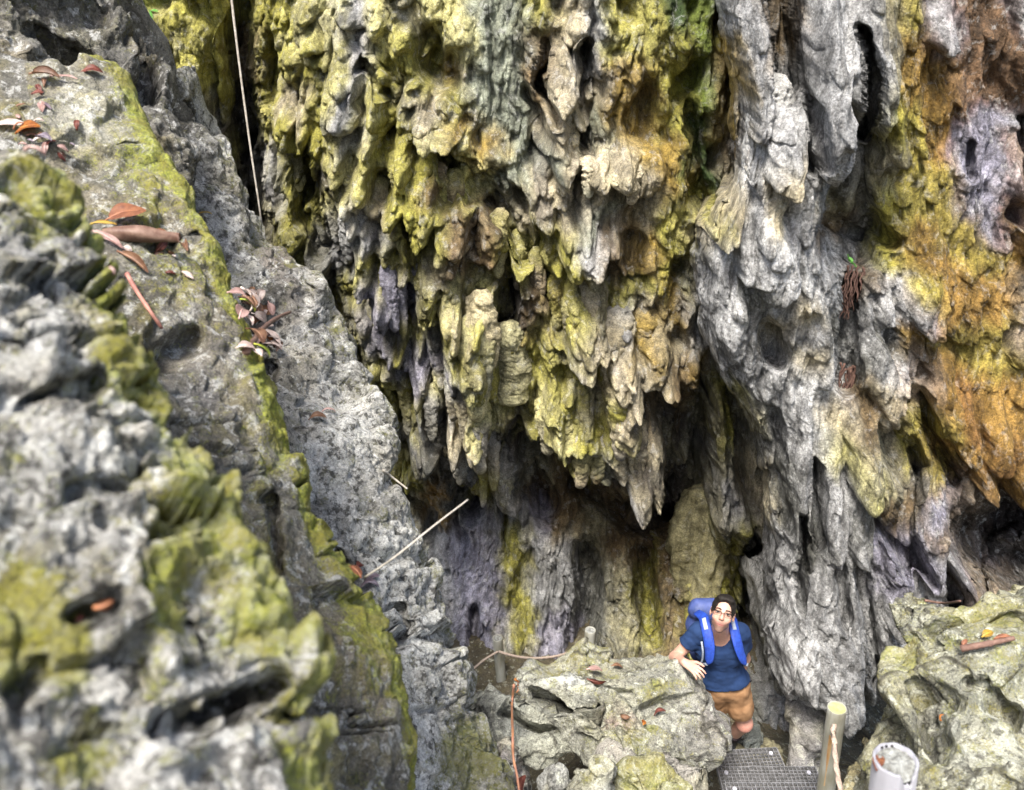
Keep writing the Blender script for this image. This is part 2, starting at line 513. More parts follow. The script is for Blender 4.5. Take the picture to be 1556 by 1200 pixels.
# the overhang: under its lip the wall steps back into a dark recess
LIP = [(100, 700), (560, 700), (640, 705), (690, 745), (740, 690), (772, 615), (812, 612), (850, 645), (900, 690), (950, 725), (1000, 740), (1060, 752), (1200, 760)]
lipy = np.interp(RXS, *np.array(LIP).T)[None, :]
dy = GY - lipy
D += .5 * sstep(0, 34, dy) * (1 - .75 * sstep(80, 230, dy))
C = raster()
cleft(C, [(372, -140), (372, 60), (385, 200), (400, 340), (430, 420)], 26, .8)
cleft(C, [(505, 450), (520, 520), (560, 600), (600, 690)], 36, .55)
cleft(C, [(1035, 590), (1040, 680), (1030, 760)], 40, .9)
cleft(C, [(690, 225), (735, 265), (780, 310), (800, 350)], 24, .45)
cleft(C, [(768, 420), (772, 480)], 22, .55)
cleft(C, [(885, 60), (882, 130), (890, 200)], 13, .4)
cleft(C, [(1040, 150), (1050, 250), (1068, 330)], 16, .3)
cleft(C, [(470, 225), (480, 300), (505, 350)], 18, .5)
cleft(C, [(655, 700), (720, 760)], 22, .35)
cleft(C, [(880, 720), (960, 770), (1040, 800)], 30, .5)
cleft(C, [(890, 830), (898, 890), (880, 960)], 22, .5)
cleft(C, [(975, 830), (985, 930)], 18, .4)
cleft(C, [(625, 300), (640, 380), (650, 440)], 10, .2)
cleft(C, [(720, 900), (728, 985)], 9, .3)
cleft(C, [(800, 700), (830, 760)], 26, .4)
cleft(C, [(1130, 800), (1135, 900), (1140, 1010)], 26, .8)
cleft(C, [(560, 85), (600, 120)], 13, .35)
cleft(C, [(840, 150), (815, 120), (830, 60)], 9, .25)
D += C

H1, H2, H3, H4, H5 = raster(), raster(), raster(), raster(), raster()
# hand-placed draperies and knobs: x, top, length, half width, swelling
for a in [(530, 30, 150, 22, .42, .05), (510, 60, 250, 14, .3, .1), (590, 60, 120, 22, .3), (570, 110, 190, 16, .35, -.1), (540, 150, 160, 18, .34),
          (620, 150, 110, 14, .25), (655, 150, 20, 22, .2), (672, 158, 34, 36, .38), (700, 175, 110, 22, .34, .25), (645, 210, 130, 24, .3),
          (690, 230, 150, 26, .34), (535, 230, 120, 24, .42), (560, 280, 130, 18, .3), (605, 180, 130, 18, .3), (590, 330, 140, 16, .3, .05),
          (607, 395, 130, 12, .34, .03), (632, 430, 150, 15, .4, .1), (655, 330, 120, 22, .3), (705, 330, 250, 40, .44, .03), (700, 430, 190, 26, .3),
          (722, 520, 150, 22, .42), (690, 540, 120, 16, .35), (655, 560, 120, 20, .34), (775, 590, 170, 24, .28), (640, 590, 110, 14, .26),
          (850, 60, 90, 26, .36), (838, 140, 24, 22, .34), (878, 140, 26, 20, .34), (858, 110, 150, 26, .34), (830, 172, 40, 20, .34), (860, 180, 40, 18, .34),
          (875, 250, 130, 30, .34), (905, 190, 70, 24, .3), (945, 180, 80, 30, .4), (975, 190, 90, 26, .34), (920, 300, 60, 20, .34), (902, 310, 60, 16, .4),
          (960, 290, 110, 30, .26), (880, 390, 120, 30, .4), (905, 360, 140, 18, .3), (935, 430, 120, 22, .42), (945, 480, 150, 30, .46), (985, 440, 110, 34, .4),
          (1000, 500, 48, 22, .44), (965, 600, 130, 20, .42), (990, 570, 150, 16, .3), (925, 560, 150, 26, .3), (880, 560, 120, 36, .3), (830, 540, 100, 40, .3),
          (1072, 490, 320, 18, .34, .05), (1100, 570, 330, 24, .4, .08), (1130, 590, 260, 16, .3, .08),
          (440, 60, 130, 20, .3), (430, 170, 150, 18, .3), (460, 140, 60, 24, .4), (455, 250, 120, 18, .3), (425, 320, 100, 22, .3), (490, 330, 110, 22, .3),
          (300, -80, 330, 34, .3), (340, -60, 300, 22, .25), (250, -60, 250, 26, .3),
          (728, 740, 330, 44, .6), (775, 770, 300, 20, .75), (825, 720, 330, 40, .5), (690, 760, 280, 26, .5), (870, 780, 260, 30, .4), (940, 760, 290, 36, .5), (995, 790, 260, 26, .4)]:
    x, y, L, wd, am = a[:5]; drip(H1, x, y, L, wd, am, a[5] if len(a) > 5 else 0.0, .8, .85, (rng.gauss(.2, .3), rng.gauss(0, .3)))
# many smaller ones, denser and knobbier where the photo is
for (cx, cy, rx, ry, n, w0, w1, l0, l1, a0, a1) in [
        (610, 200, 150, 230, 190, 8, 20, 24, 80, .10, .30), (700, 330, 130, 140, 90, 9, 20, 26, 80, .12, .3), (860, 200, 60, 200, 110, 8, 19, 22, 80, .10, .28),
        (700, 470, 190, 190, 110, 9, 20, 50, 150, .12, .32), (940, 470, 110, 250, 110, 9, 22, 50, 170, .12, .32), (450, 220, 80, 280, 110, 9, 22, 40, 130, .10, .3),
        (820, 900, 240, 120, 50, 14, 36, 90, 190, .05, .12), (600, 620, 80, 130, 70, 7, 17, 26, 80, .08, .24), (980, 180, 90, 220, 60, 10, 34, 30, 120, .05, .18),
        (820, 370, 90, 120, 90, 8, 17, 20, 70, .1, .26), (290, 60, 100, 200, 40, 8, 22, 60, 200, .06, .18), (760, 100, 60, 160, 40, 4, 10, 90, 220, .03, .09),
        (900, 640, 130, 90, 40, 8, 22, 60, 130, .1, .26)]:
    for _ in range(n):
        while True:
            a, b = rng.uniform(-1, 1), rng.uniform(-1, 1)
            if a * a + b * b < 1: break
        w_ = rng.uniform(w0, w1); L = rng.uniform(l0, l1)
        drip(H2 if rng.random() < .5 else H3, cx + a * rx, cy + b * ry - L * .6, L, w_, rng.uniform(a0, a1), rng.uniform(-.12, .16), rng.uniform(.6, .85), rng.uniform(.6, 1.0), (rng.gauss(0, .5), rng.gauss(0, .5)))
for (cx, cy, rx, ry, n, r0, r1, a0, a1) in [(610, 220, 150, 240, 420, 6, 15, .07, .2), (720, 380, 160, 150, 260, 6, 14, .08, .2), (870, 250, 70, 220, 200, 6, 15, .08, .2), (450, 200, 70, 230, 140, 6, 15, .07, .18), (900, 450, 110, 150, 120, 6, 14, .06, .16), (580, 560, 90, 140, 120, 5, 12, .06, .16), (980, 250, 70, 220, 60, 10, 26, .05, .12)]:
    for _ in range(n):
        a, b = rng.gauss(0, .5), rng.gauss(0, .5)
        r = rng.uniform(r0, r1); L = r * rng.uniform(1.6, 3.4)
        drip(H4, cx + a * rx, cy + b * ry - L * .5, L, r, rng.uniform(a0, a1), 0, .45, 1.0, (rng.gauss(.1, .5), rng.gauss(0, .5)))
for _ in range(90):                              # long flutes that run through several ledges
    x, y = rng.uniform(400, 1080), rng.uniform(-120, 420)
    drip(H5, x, y, rng.uniform(150, 330), rng.uniform(9, 24), rng.uniform(.1, .26), rng.uniform(-.02, .12), .85, .7, (rng.gauss(0, .4), rng.gauss(0, .4)))
HC = .7 * blur(H4, 2) + 1.2 * blur(H1, 2) + .6 * blur(H2, 3) + .5 * blur(H3, 3) + .7 * blur(H5, 2)
SMOOTH = raster()                               # 1 where the flowstone is smooth
for b_ in [(755, 120, 50, 190, 1.0), (985, 300, 60, 200, .7), (780, 550, 40, 70, 1), (760, 900, 200, 130, .85), (930, 900, 130, 120, .6), (300, 60, 70, 200, .5)]: blob(SMOOTH, *b_)
SMOOTH = np.clip(SMOOTH, 0, 1)
DROOP = .2

def cliff_mesh():
    ys = np.concatenate([np.linspace(-1000, -70, 30)[:-1], np.arange(-70, 1150, 1.35)])
    xs = np.arange(185, 1215, 1.35)
    X, Y = np.meshgrid(xs, ys)
    Dp = sample(D, X, Y)
    up = np.clip((-140 - Y) / 860, 0, 1); Dp = Dp + up * 1.6
    _, dy_, _ = dirs(X, Y)
    P = grid_points(X, Y, Dp / dy_).astype(f32)
    h = sample(HC, X, Y) * (1 - .75 * sample(SMOOTH, X, Y))
    sm = sample(SMOOTH, X, Y)
    n1 = fbm(P, 1.3, 4, .55, 5.0, aniso=(1, 1, .55)) * .24 - sstep(.12, .5, perlin(P, 3.1, 71., (1.2, 1, .6))) * .42 * (1 - .8 * sample(SMOOTH, X, Y))
    n2 = fbm(P, 5.5, 4, .55, 9.0, 'b', aniso=(1.2, 1.2, .5)) * .13
    kn = worley(P, 7.0, 2.0, aniso=(1.2, 1, .6))
    kn = np.sqrt(np.clip(1 - (kn / .75) ** 2, 0, 1)) * .085
    fl = fbm(P, 9, 3, .5, 17.0, 'r', aniso=(1.5, 1.5, .06)) * .065
    hh = h + n1 + (n2 + kn) * (1 - .8 * sm) + fl * (.5 + sm)
    Pd = P.copy()
    Pd[..., 1] -= hh
    Pd[..., 2] -= DROOP * (h + .5 * (kn + n2))
    Pd[..., 0] += fbm(P, 4, 3, .5, 41.0) * .06
    col = stain_shade_at(X, Y, P)
    t1 = (sample(TINT, X, Y) * (1 - sm) + .5 * fbm(P, 6, 3, .6, 88.))[..., None]; t2 = (sample(TINT2, X, Y) * (1 - sm) + .6 * fbm(P, 3, 3, .6, 99.))[..., None]
    col = np.where(t1 > 0, col + (np.array((.50, .46, .30)) - col) * np.clip(t1 * .26, 0, .4), col * (1 + .5 * np.clip(t1, -1, 0)))
    gr = col.mean(-1, keepdims=True) * np.array((1.0, .93, .98))
    col = col + (gr - col) * np.clip(t2 * .25, 0, .35)
    msk = np.stack([np.full(X.shape, .32), np.full(X.shape, .55) + .4 * sm, .10 + .2 * np.clip(col[..., 1] - col[..., 0], 0, .1) * 10], -1)
    return mesh_grid('cliff', Pd, col, msk), Pd
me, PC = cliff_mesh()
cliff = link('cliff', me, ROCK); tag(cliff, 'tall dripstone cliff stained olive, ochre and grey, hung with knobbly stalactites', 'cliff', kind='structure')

# ================================================================ grey buttress and ochre wall on the right
LEFT = [(-1000, 1150), (-140, 1078), (0, 1085), (100, 1103), (200, 1112), (250, 1114), (285, 1080), (312, 1058), (350, 1050), (420, 1049), (500, 1068), (560, 1090), (600, 1122), (650, 1146),
        (700, 1155), (800, 1160), (900, 1157), (960, 1154), (1010, 1162), (1060, 1182)]
DB = net([1040, 1120, 1200, 1290, 1380, 1450, 1520, 1720],
         [-140, 0, 120, 250, 380, 500, 620, 720, 800, 900, 1000, 1080, 1280],
         [[6.0, 5.7, 5.7, 5.6, 5.8, 6.1, 6.2, 6.0],
          [6.0, 5.6, 5.7, 5.5, 5.8, 6.1, 6.2, 6.0],
          [6.0, 5.6, 5.6, 5.4, 5.8, 6.1, 6.2, 6.0],
          [5.8, 5.5, 5.4, 5.5, 5.8, 6.0, 6.1, 5.9],
          [5.7, 5.4, 5.3, 5.6, 5.7, 5.9, 6.0, 5.9],
          [5.7, 5.4, 5.3, 5.4, 5.5, 5.8, 5.8, 5.8],
          [5.8, 5.5, 5.3, 5.3, 5.4, 5.7, 5.7, 5.7],
          [5.8, 5.5, 5.3, 5.2, 5.3, 5.6, 5.8, 5.8],
          [5.7, 5.4, 5.2, 5.1, 5.3, 5.4, 6.0, 6.2],
          [5.5, 5.2, 5.0, 5.0, 5.2, 5.4, 5.6, 5.8],
          [5.3, 5.1, 4.8, 4.8, 5.0, 5.2, 5.4, 5.5],
          [5.2, 5.1, 4.8, 4.8, 5.0, 5.1, 5.2, 5.3],
          [5.2, 5.1, 4.8, 4.8, 5.0, 5.0, 5.0, 5.0]])
CB = raster()
cleft(CB, [(1178, -140), (1178, 40), (1185, 110)], 22, .75)
cleft(CB, [(1296, 35), (1303, 90), (1298, 160), (1290, 190)], 9, .5)
cleft(CB, [(1215, 120), (1222, 190), (1218, 240)], 8, .25)
cleft(CB, [(1280, 190), (1275, 280), (1290, 370)], 42, .36)
cleft(CB, [(1288, 430), (1282, 500), (1280, 570)], 17, .4)
cleft(CB, [(1165, 500), (1172, 530)], 20, .28)
cleft(CB, [(1345, 655), (1365, 700), (1345, 780), (1380, 830)], 22, .32)
cleft(CB, [(1378, 665), (1384, 690)], 13, .3)
cleft(CB, [(1205, 740), (1210, 820), (1206, 880)], 9, .32)
cleft(CB, [(1175, 620), (1180, 760)], 10, .18)
cleft(CB, [(1230, 680), (1228, 800)], 8, .2)
cleft(CB, [(1300, 850), (1315, 940), (1320, 1000)], 14, .22)
cleft(CB, [(1265, 830), (1270, 900)], 12, .14)
cleft(CB, [(1240, 330), (1300, 350)], 13, .2)
cleft(CB, [(1320, 330), (1345, 360)], 16, .2)
cleft(CB, [(1335, 490), (1390, 560)], 14, .14)
cleft(CB, [(1360, 600), (1375, 606)], 7, .2)
cleft(CB, [(1436, 860), (1440, 910)], 11, .4)
cleft(CB, [(1470, 800), (1530, 760), (1620, 770)], 38, .9)
cleft(CB, [(1490, 840), (1560, 850), (1640, 850)], 22, .55)
cleft(CB, [(1462, 215), (1462, 260)], 8, .14)
cleft(CB, [(1390, 590), (1405, 650), (1440, 720)], 12, .25)
cleft(CB, [(1535, 170), (1538, 260), (1525, 320)], 8, .2)
cleft(CB, [(1320, 1000), (1330, 1060)], 16, .2)
DB += CB
HB = raster(); HB2 = raster(); HB3 = raster()
for a in [(1180, 110, 150, 36, .34), (1140, -60, 250, 22, .25), (1240, -140, 380, 36, .4), (1315, -60, 250, 16, .2), (1140, 260, 150, 40, .3), (1090, 255, 90, 34, .34), (1170, 290, 150, 40, .25),
          (1100, 340, 200, 34, .2), (1300, 590, 135, 28, .36), (1340, 430, 180, 34, .2), (1355, 640, 140, 40, .2), (1400, 690, 170, 34, .22), (1300, 700, 130, 20, .2), (1385, 690, 120, 14, .22, .2),
          (1215, 860, 180, 50, .2), (1260, 880, 170, 50, .22), (1190, 600, 240, 22, .16), (1245, 600, 200, 18, .14),
          (1450, 540, 130, 24, .3), (1490, 560, 120, 22, .34), (1525, 590, 140, 22, .3), (1560, 600, 150, 26, .3), (1420, 520, 120, 26, .25), (1475, 640, 80, 16, .3), (1400, 300, 190, 40, .2),
          (1450, 380, 130, 40, .16), (1545, 180, 160, 26, .3), (1420, 0, 70, 20, .25), (1445, 90, 60, 12, .15), (1390, 140, 90, 14, .14), (1540, -100, 220, 18, .2), (1535, 820, 120, 44, .3), (1460, 780, 130, 30, .3)]:
    x, y, L, wd, am = a[:5]; drip(HB, x, y, L, wd, am, a[5] if len(a) > 5 else 0.0)
for _ in range(240):
    x, y = rng.uniform(1050, 1600), rng.uniform(-60, 950)
    drip(HB2, x, y, rng.uniform(20, 90), rng.uniform(7, 22), rng.uniform(.03, .12), rng.uniform(-.1, .1), rng.uniform(.5, .85), rng.uniform(.5, 1))
HBB = blur(HB, 3) + .7 * blur(HB2, 1)
for _ in range(70):
    x, y = rng.uniform(1090, 1360), rng.choice([rng.uniform(-140, 150), rng.uniform(520, 760)])
    drip(HB3, x, y, rng.uniform(170, 360), rng.uniform(10, 26), rng.uniform(.10, .24), rng.uniform(-.03, .08), .88, .75)
HBB = HBB + .8 * blur(HB3, 2)
SB = raster()
for b_ in [(1230, 60, 110, 190, .9), (1250, 840, 110, 170, .75), (1280, 290, 50, 100, .9), (1480, 200, 90, 130, .4), (1370, 850, 70, 50, .6), (1180, 160, 36, 60, .6)]: blob(SB, *b_)
SB = np.clip(SB, 0, 1)

def buttress_mesh():
    ys = np.concatenate([np.linspace(-1000, -70, 24)[:-1], np.arange(-70, 1062, 1.4)])
    na = 470
    a = np.linspace(0, 1, na)[None, :]
    lx = poly(LEFT, ys)[:, None]
    lx = lx + (fbm(np.stack([ys * 0, ys * 0 + 3, ys / 60], -1)[:, None, :].astype(f32), 1, 4, .6, 1.0) * 14)
    X = lx + (1700 - lx) * a; Y = np.repeat(ys[:, None], na, 1)
    bot = np.interp(X, [1155, 1185, 1200, 1225, 1250, 1275, 1330, 1345, 1720], [1036, 1046, 1026, 1034, 1052, 1044, 1048, 1062, 1062])
    Y = np.where(Y > 940, 940 + (Y - 940) * (bot - 940) / 122, Y)
    Dp = sample(DB, X, Y) + np.clip((-140 - Y) / 860, 0, 1) * 2.5
    e = X - lx; R = 46
    Dp = Dp + .55 * (1 - np.sqrt(np.clip(1 - np.clip(1 - e / R, 0, 1) ** 2, 0, 1)))
    e = bot - Y; R = 40
    Dp = Dp + .45 * (1 - np.sqrt(np.clip(1 - np.clip(1 - e / R, 0, 1) ** 2, 0, 1)))
    P = grid_points(X, Y, Dp / dirs(X, Y)[1]).astype(f32)
    h = sample(HBB, X, Y); sm = sample(SB, X, Y)
    n1 = fbm(P, 1.6, 4, .5, 25.0, aniso=(1.1, 1.1, .4)) * .16
    n2 = fbm(P, 6, 4, .6, 29.0, 'r', aniso=(1.2, 1.2, .4)) * .06
    wp = -np.clip(.42 - worley(P + .08 * perlin(P, 6, 3.)[..., None], 4.2, 4.0, aniso=(1, 1, .7)), 0, 1) * .2
    fl = fbm(P + .05 * perlin(P, 2., 8.)[..., None], 4.5, 4, .55, 37.0, 'r', aniso=(1.5, 1.5, .07)) * .11
    hh = h + n1 + (n2 + wp) * (1 - .85 * sm) + fl
    Pd = P.copy()
    Pd[..., 1] -= hh; Pd[..., 2] -= .35 * h
    Pd[..., 0] += fbm(P, 4, 3, .5, 43.0) * .05
    col = stain_shade_at(X, Y, P, 22)
    rt = sstep(1310, 1420, X)[..., None] * sstep(-.02, .08, col[..., :1] - col[..., 2:])
    col = col * (1 - rt + rt * np.array((.92, .80, .9))) * (1 - .45 * rt * sstep(0, .4, fbm(P, 2.2, 4, .6, 61.))[..., None])
    grey = 1 - np.clip((col.max(-1) - col.min(-1)) * 6, 0, 1)
    msk = np.stack([.25 + .35 * grey * (1 - .6 * sm), .9 + 0 * X, .06 + .04 * grey], -1)
    # the stone goes on round the left edge and under the foot
    k = np.linspace(0, 1, 15)[1:]
    side = Pd[:, :1] + np.stack([k * .5, k * 1.8, k * 0], -1)[None]
    Pd = np.concatenate([side[:, ::-1], Pd], 1)
    ext = lambda A: np.concatenate([np.repeat(A[:, :1], 14, 1), A], 1)
    col, msk = ext(col), ext(msk)
    foot = Pd[-1:] + np.stack([k * 0, k * 1.6, k * .25], -1)[:, None]
    Pd = np.concatenate([Pd, foot], 0)
    col = np.concatenate([col, np.repeat(col[-1:], 14, 0)]); msk = np.concatenate([msk, np.repeat(msk[-1:], 14, 0)])
    Pd[:, :14] += fbm(Pd[:, :14], 3, 4, .5, 3.)[..., None] * .12
    Pd[-14:] += fbm(Pd[-14:], 3, 4, .5, 5.)[..., None] * .12
    return mesh_grid('rock_buttress', Pd, col, msk), Pd
me, PB = buttress_mesh()
butt = link('rock_buttress', me, BUTT)
tag(butt, 'pale grey fluted rock buttress running into an ochre stained wall, right of the hiker', 'rock buttress', kind='structure')

# ================================================================ slabs on the left
def slab(name, ridge, left, ys, t_ridge, t_left, mat, seed, scale, amp, mossw, tops=None, res=1.4, na=300, R=30, tone=(.36, .355, .34), back=1.4, bulge=.12, holes=(), spk=.8, lumps=(), moss_blobs=(), colblobs=(), streak=.2, olive=.2, left_ext=2.2):
    ys = np.arange(ys[0], ys[1], res)
    a = 1 - (1 - np.linspace(0, 1, na)[None, :]) ** 1.5
    rx = poly([(p[1], p[0]) for p in ridge], ys)[:, None]
    rx = rx + fbm(np.stack([ys * 0, ys * 0 + seed, ys / 70], -1)[:, None, :].astype(f32), 1, 3, .45, seed) * 17
    lx = poly([(p[1], p[0]) for p in left], ys)[:, None]
    X = lx + (rx - lx) * a; Y = np.repeat(ys[:, None], na, 1)
    tr = cubic(*np.array(t_ridge, float).T, ys)[:, None]; tl = cubic(*np.array(t_left, float).T, ys)[:, None]
    t = tl + (tr - tl) * a - bulge * np.sin(np.pi * a)
    Z = raster()
    for hcl in holes: cleft(Z, *hcl)
    for l in lumps: blob(Z, *l)
    n = grid_normals(grid_points(X, Y, t), 1)
    n = np.where((n[..., 1:2] > 0), -n, n); n = n / np.linalg.norm(n, axis=-1, keepdims=True)
    t = t + sample(Z, X, Y)
    e = (rx - X); t = t + .28 * scale * (1 - np.sqrt(np.clip(1 - np.clip(1 - e / R, 0, 1) ** 2, 0, 1)))
    P = grid_points(X, Y, t).astype(f32)
    q = 1 / scale
    hh = fbm(P, 1.2 * q, 5, .55, seed) * .20 + facet(P + .1 * scale * perlin(P, 4 * q, seed)[..., None], 1.9 * q, seed + 3) * .17 \
        + facet(P, 5.0 * q, seed + 5) * .055 + fbm(P, 7 * q, 4, .6, seed + 7, 'r') * .04 \
        - np.clip(.4 - worley(P, 5.5 * q, seed), 0, 1) * .32 * sstep(-.05, .3, perlin(P, 2.3 * q, seed + 11))
    Pd = P + n * (hh * amp * scale)[..., None]
    mb = raster()
    for m_ in moss_blobs: blob(mb, *m_)
    mv = sample(mb, X, Y)
    moss = .23 + 1.6 * mv + 1.7 * mossw * np.exp(-(e / 18) ** 2)
    col = np.ones(X.shape + (3,)) * np.array(tone)
    br = fbm(P, 2.2 * q, 4, .6, seed + 50)
    col = col * (1 + .5 * br[..., None]) * np.where(br > .1, 1, 1)[..., None]
    warm = sstep(-.1, .3, fbm(P, 1.7 * q, 3, .6, seed + 70))[..., None]
    col = col * (1 - .4 * warm) + warm * .4 * np.array((.26, .21, .11))
    oli = sstep(.0, .3, fbm(P, 3.1 * q, 4, .6, seed + 77))[..., None] * olive
    col = col * (1 - oli) + oli * np.array((.21, .18, .055))
    drk = sstep(.08, .3, fbm(P, 2.7 * q, 5, .6, seed + 83))[..., None] * .75
    col = col * (1 - drk) + drk * np.array((.085, .08, .07))
    for (x, y, rx_, ry_, c, k) in colblobs:
        z = raster(); blob(z, x, y, rx_, ry_, 1.0)
        z = np.clip(sample(z, X + 60 * br, Y + 60 * br) * k, 0, 1)[..., None]
        col = col * (1 - z) + z * np.array(c)
    msk = np.stack([np.full(X.shape, spk), np.full(X.shape, streak), moss], -1)
    k = np.linspace(0, 1, 21)[1:]
    E = Pd[:, -1].astype(float); w_ = 81; pad = np.pad(E, ((w_ // 2, w_ // 2), (0, 0)), 'edge'); cs = np.cumsum(np.concatenate([np.zeros((1, 3)), pad]), 0); Es = (cs[w_:] - cs[:-w_]) / w_
    dr = E - np.array([0, 0, CZ]); dr = dr / np.linalg.norm(dr, axis=1, keepdims=True)
    kk = k[None, :, None]
    side = E[:, None] * (1 - np.minimum(kk * 1.5, 1)) + Es[:, None] * np.minimum(kk * 1.5, 1) + dr[:, None] * kk * back + np.array([-.38, 0, -.1]) * kk * back
    side = side + (fbm(side.astype(f32), 1.6 * q, 4, .55, seed + 90)[..., None] * np.array([.15, .2, .2]) * scale * .7 * np.clip(kk * 3, 0, 1))
    def skirt(Q, kk_):
        """colour and masks for the parts of the slab beyond its face"""
        Q = Q.astype(f32); c_ = np.array(tone) * (1 + .6 * fbm(Q, 2.2 * q, 5, .6, seed + 50)[..., None])
        o_ = sstep(.0, .3, fbm(Q, 3.1 * q, 4, .6, seed + 77))[..., None] * olive
        c_ = c_ * (1 - o_) + o_ * np.array((.21, .18, .055))
        return c_, np.stack([np.full(Q.shape[:2], spk), np.full(Q.shape[:2], streak), .12 + .25 * (1 - np.minimum(kk_ * 3, 1)) + 0 * Q[..., 0]], -1)
    c_, m_ = skirt(side, k[None, :])
    Pd = np.concatenate([Pd, side], 1); col = np.concatenate([col, c_], 1); msk = np.concatenate([msk, m_], 1)
    kl = np.linspace(0, 1, 61)[1:] ** 1.3
    lef = Pd[:, :1] + kl[None, :, None] * np.array([-left_ext, .12 * left_ext, .12 * left_ext])[None, None]
    lef = lef + (fbm(lef.astype(f32), 1.2 * q, 5, .55, seed + 95) * .34 * scale + fbm(lef.astype(f32), 6 * q, 3, .6, seed + 7, 'r') * .06 * scale)[..., None] * np.array([.1, -.7, .7]) * np.clip(kl * 8, 0, 1)[None, :, None]
    lef = lef[:, ::-1]; c_, m_ = skirt(lef, 1 + 0 * kl[None, :])
    Pd = np.concatenate([lef, Pd], 1); col = np.concatenate([c_, col], 1); msk = np.concatenate([m_, msk], 1)
    topb = Pd[:1] + k[::-1][:, None, None] * (np.array([.1, .35, -.95]) * back)[None, None]
    topb = topb + fbm(topb.astype(f32), 1.6 * q, 4, .55, seed + 33)[..., None] * .2 * scale * np.clip(k[::-1] * 3, 0, 1)[:, None, None]
    c_, m_ = skirt(topb, k[::-1][:, None])
    Pd = np.concatenate([topb, Pd], 0); col = np.concatenate([c_, col], 0); msk = np.concatenate([m_, msk], 0)
    return link(name, mesh_grid(name, Pd, col, msk), mat), Pd

RIDGE_C = [(300, 130), (283, 160), (290, 195), (320, 206), (340, 222), (352, 262), (372, 300), (384, 340), (402, 372), (440, 402), (478, 450), (497, 500), (550, 565), (582, 622), (602, 700), (626, 800), (655, 872), (682, 960), (705, 1040), (722, 1110), (748, 1220), (762, 1300)]
RIDGE_B = [(150, 92), (182, 100), (200, 130), (218, 165), (252, 232), (292, 312), (330, 372), (346, 432), (386, 520), (402, 590), (440, 680), (472, 770), (520, 860), (562, 920), (604, 985), (616, 1060), (634, 1120), (640, 1220), (654, 1300)]
RIDGE_A = [(-30, 196), (22, 225), (72, 262), (118, 320), (140, 368), (142, 420), (170, 480), (216, 560), (256, 640), (302, 710), (352, 780), (392, 842), (422, 900), (452, 942), (474, 985), (452, 1040), (436, 1075), (470, 1110), (492, 1160), (505, 1220), (519, 1300)]

slab_c, PSC = slab('rock_slab', RIDGE_C, [(x - 120, y) for x, y in RIDGE_B[2:]] + [(60, 92), (60, 60)], (120, 1285), [(100, 6.6), (300, 6.2), (500, 5.8), (700, 5.4), (900, 5.0), (1220, 4.5)],
    [(100, 6.3), (300, 5.7), (500, 5.1), (700, 4.6), (900, 4.2), (1220, 3.7)], KARST, 3.1, 1.0, .7, .05, spk=1.0, tone=(.38, .38, .365), back=2.2,
    holes=[([(410, 560), (395, 590)], 16, .3), ([(600, 930), (612, 960)], 14, .2), ([(420, 400), (455, 470)], 10, .12), ([(500, 860), (540, 905)], 10, .15)],
    lumps=[(400, 500, 46, 40, .12), (545, 870, 24, 30, .1)], moss_blobs=[(700, 1150, 40, 60, .2), (560, 1010, 25, 60, .12)], colblobs=[(250, 260, 90, 90, (.16, .155, .14), .9), (430, 410, 30, 100, (.22, .19, .16), .8), (600, 930, 100, 340, (.56, .56, .52), .8)])
tag(slab_c, 'sharp grey rock slab with dark pits, holding the heap of dead leaves, third from the lens', 'rock slab')
slab_b, PSB = slab('rock_slab', RIDGE_B, [(x - 110, y) for x, y in RIDGE_A[1:]] + [(40, 95), (46, 150), (30, 225)], (92, 1285), [(90, 4.3), (400, 3.7), (700, 3.3), (1000, 3.0), (1220, 2.8)],
    [(90, 4.1), (400, 3.2), (700, 2.6), (1000, 2.35), (1220, 2.2)], KARST_NEAR, 8.4, .55, .45, .19, R=22, spk=.55, olive=.6, tone=(.18, .172, .145), back=1.3, bulge=.04,
    holes=[([(255, 540), (290, 520)], 26, .14), ([(410, 760), (425, 860)], 13, .14), ([(120, 235), (130, 250)], 30, .08), ([(230, 380), (290, 370)], 18, .14)],
    moss_blobs=[(230, 210, 60, 130, .12), (560, 930, 36, 110, .16), (400, 600, 30, 160, .08), (290, 420, 60, 60, .07)], colblobs=[(150, 190, 80, 90, (.36, .35, .28), .7), (560, 1050, 60, 160, (.22, .19, .14), .7), (300, 600, 70, 160, (.20, .19, .18), .7)])
tag(slab_b, 'leaning grey slab with a thin yellow-green mossy crest and a curled brown leaf sheath on it', 'rock slab')
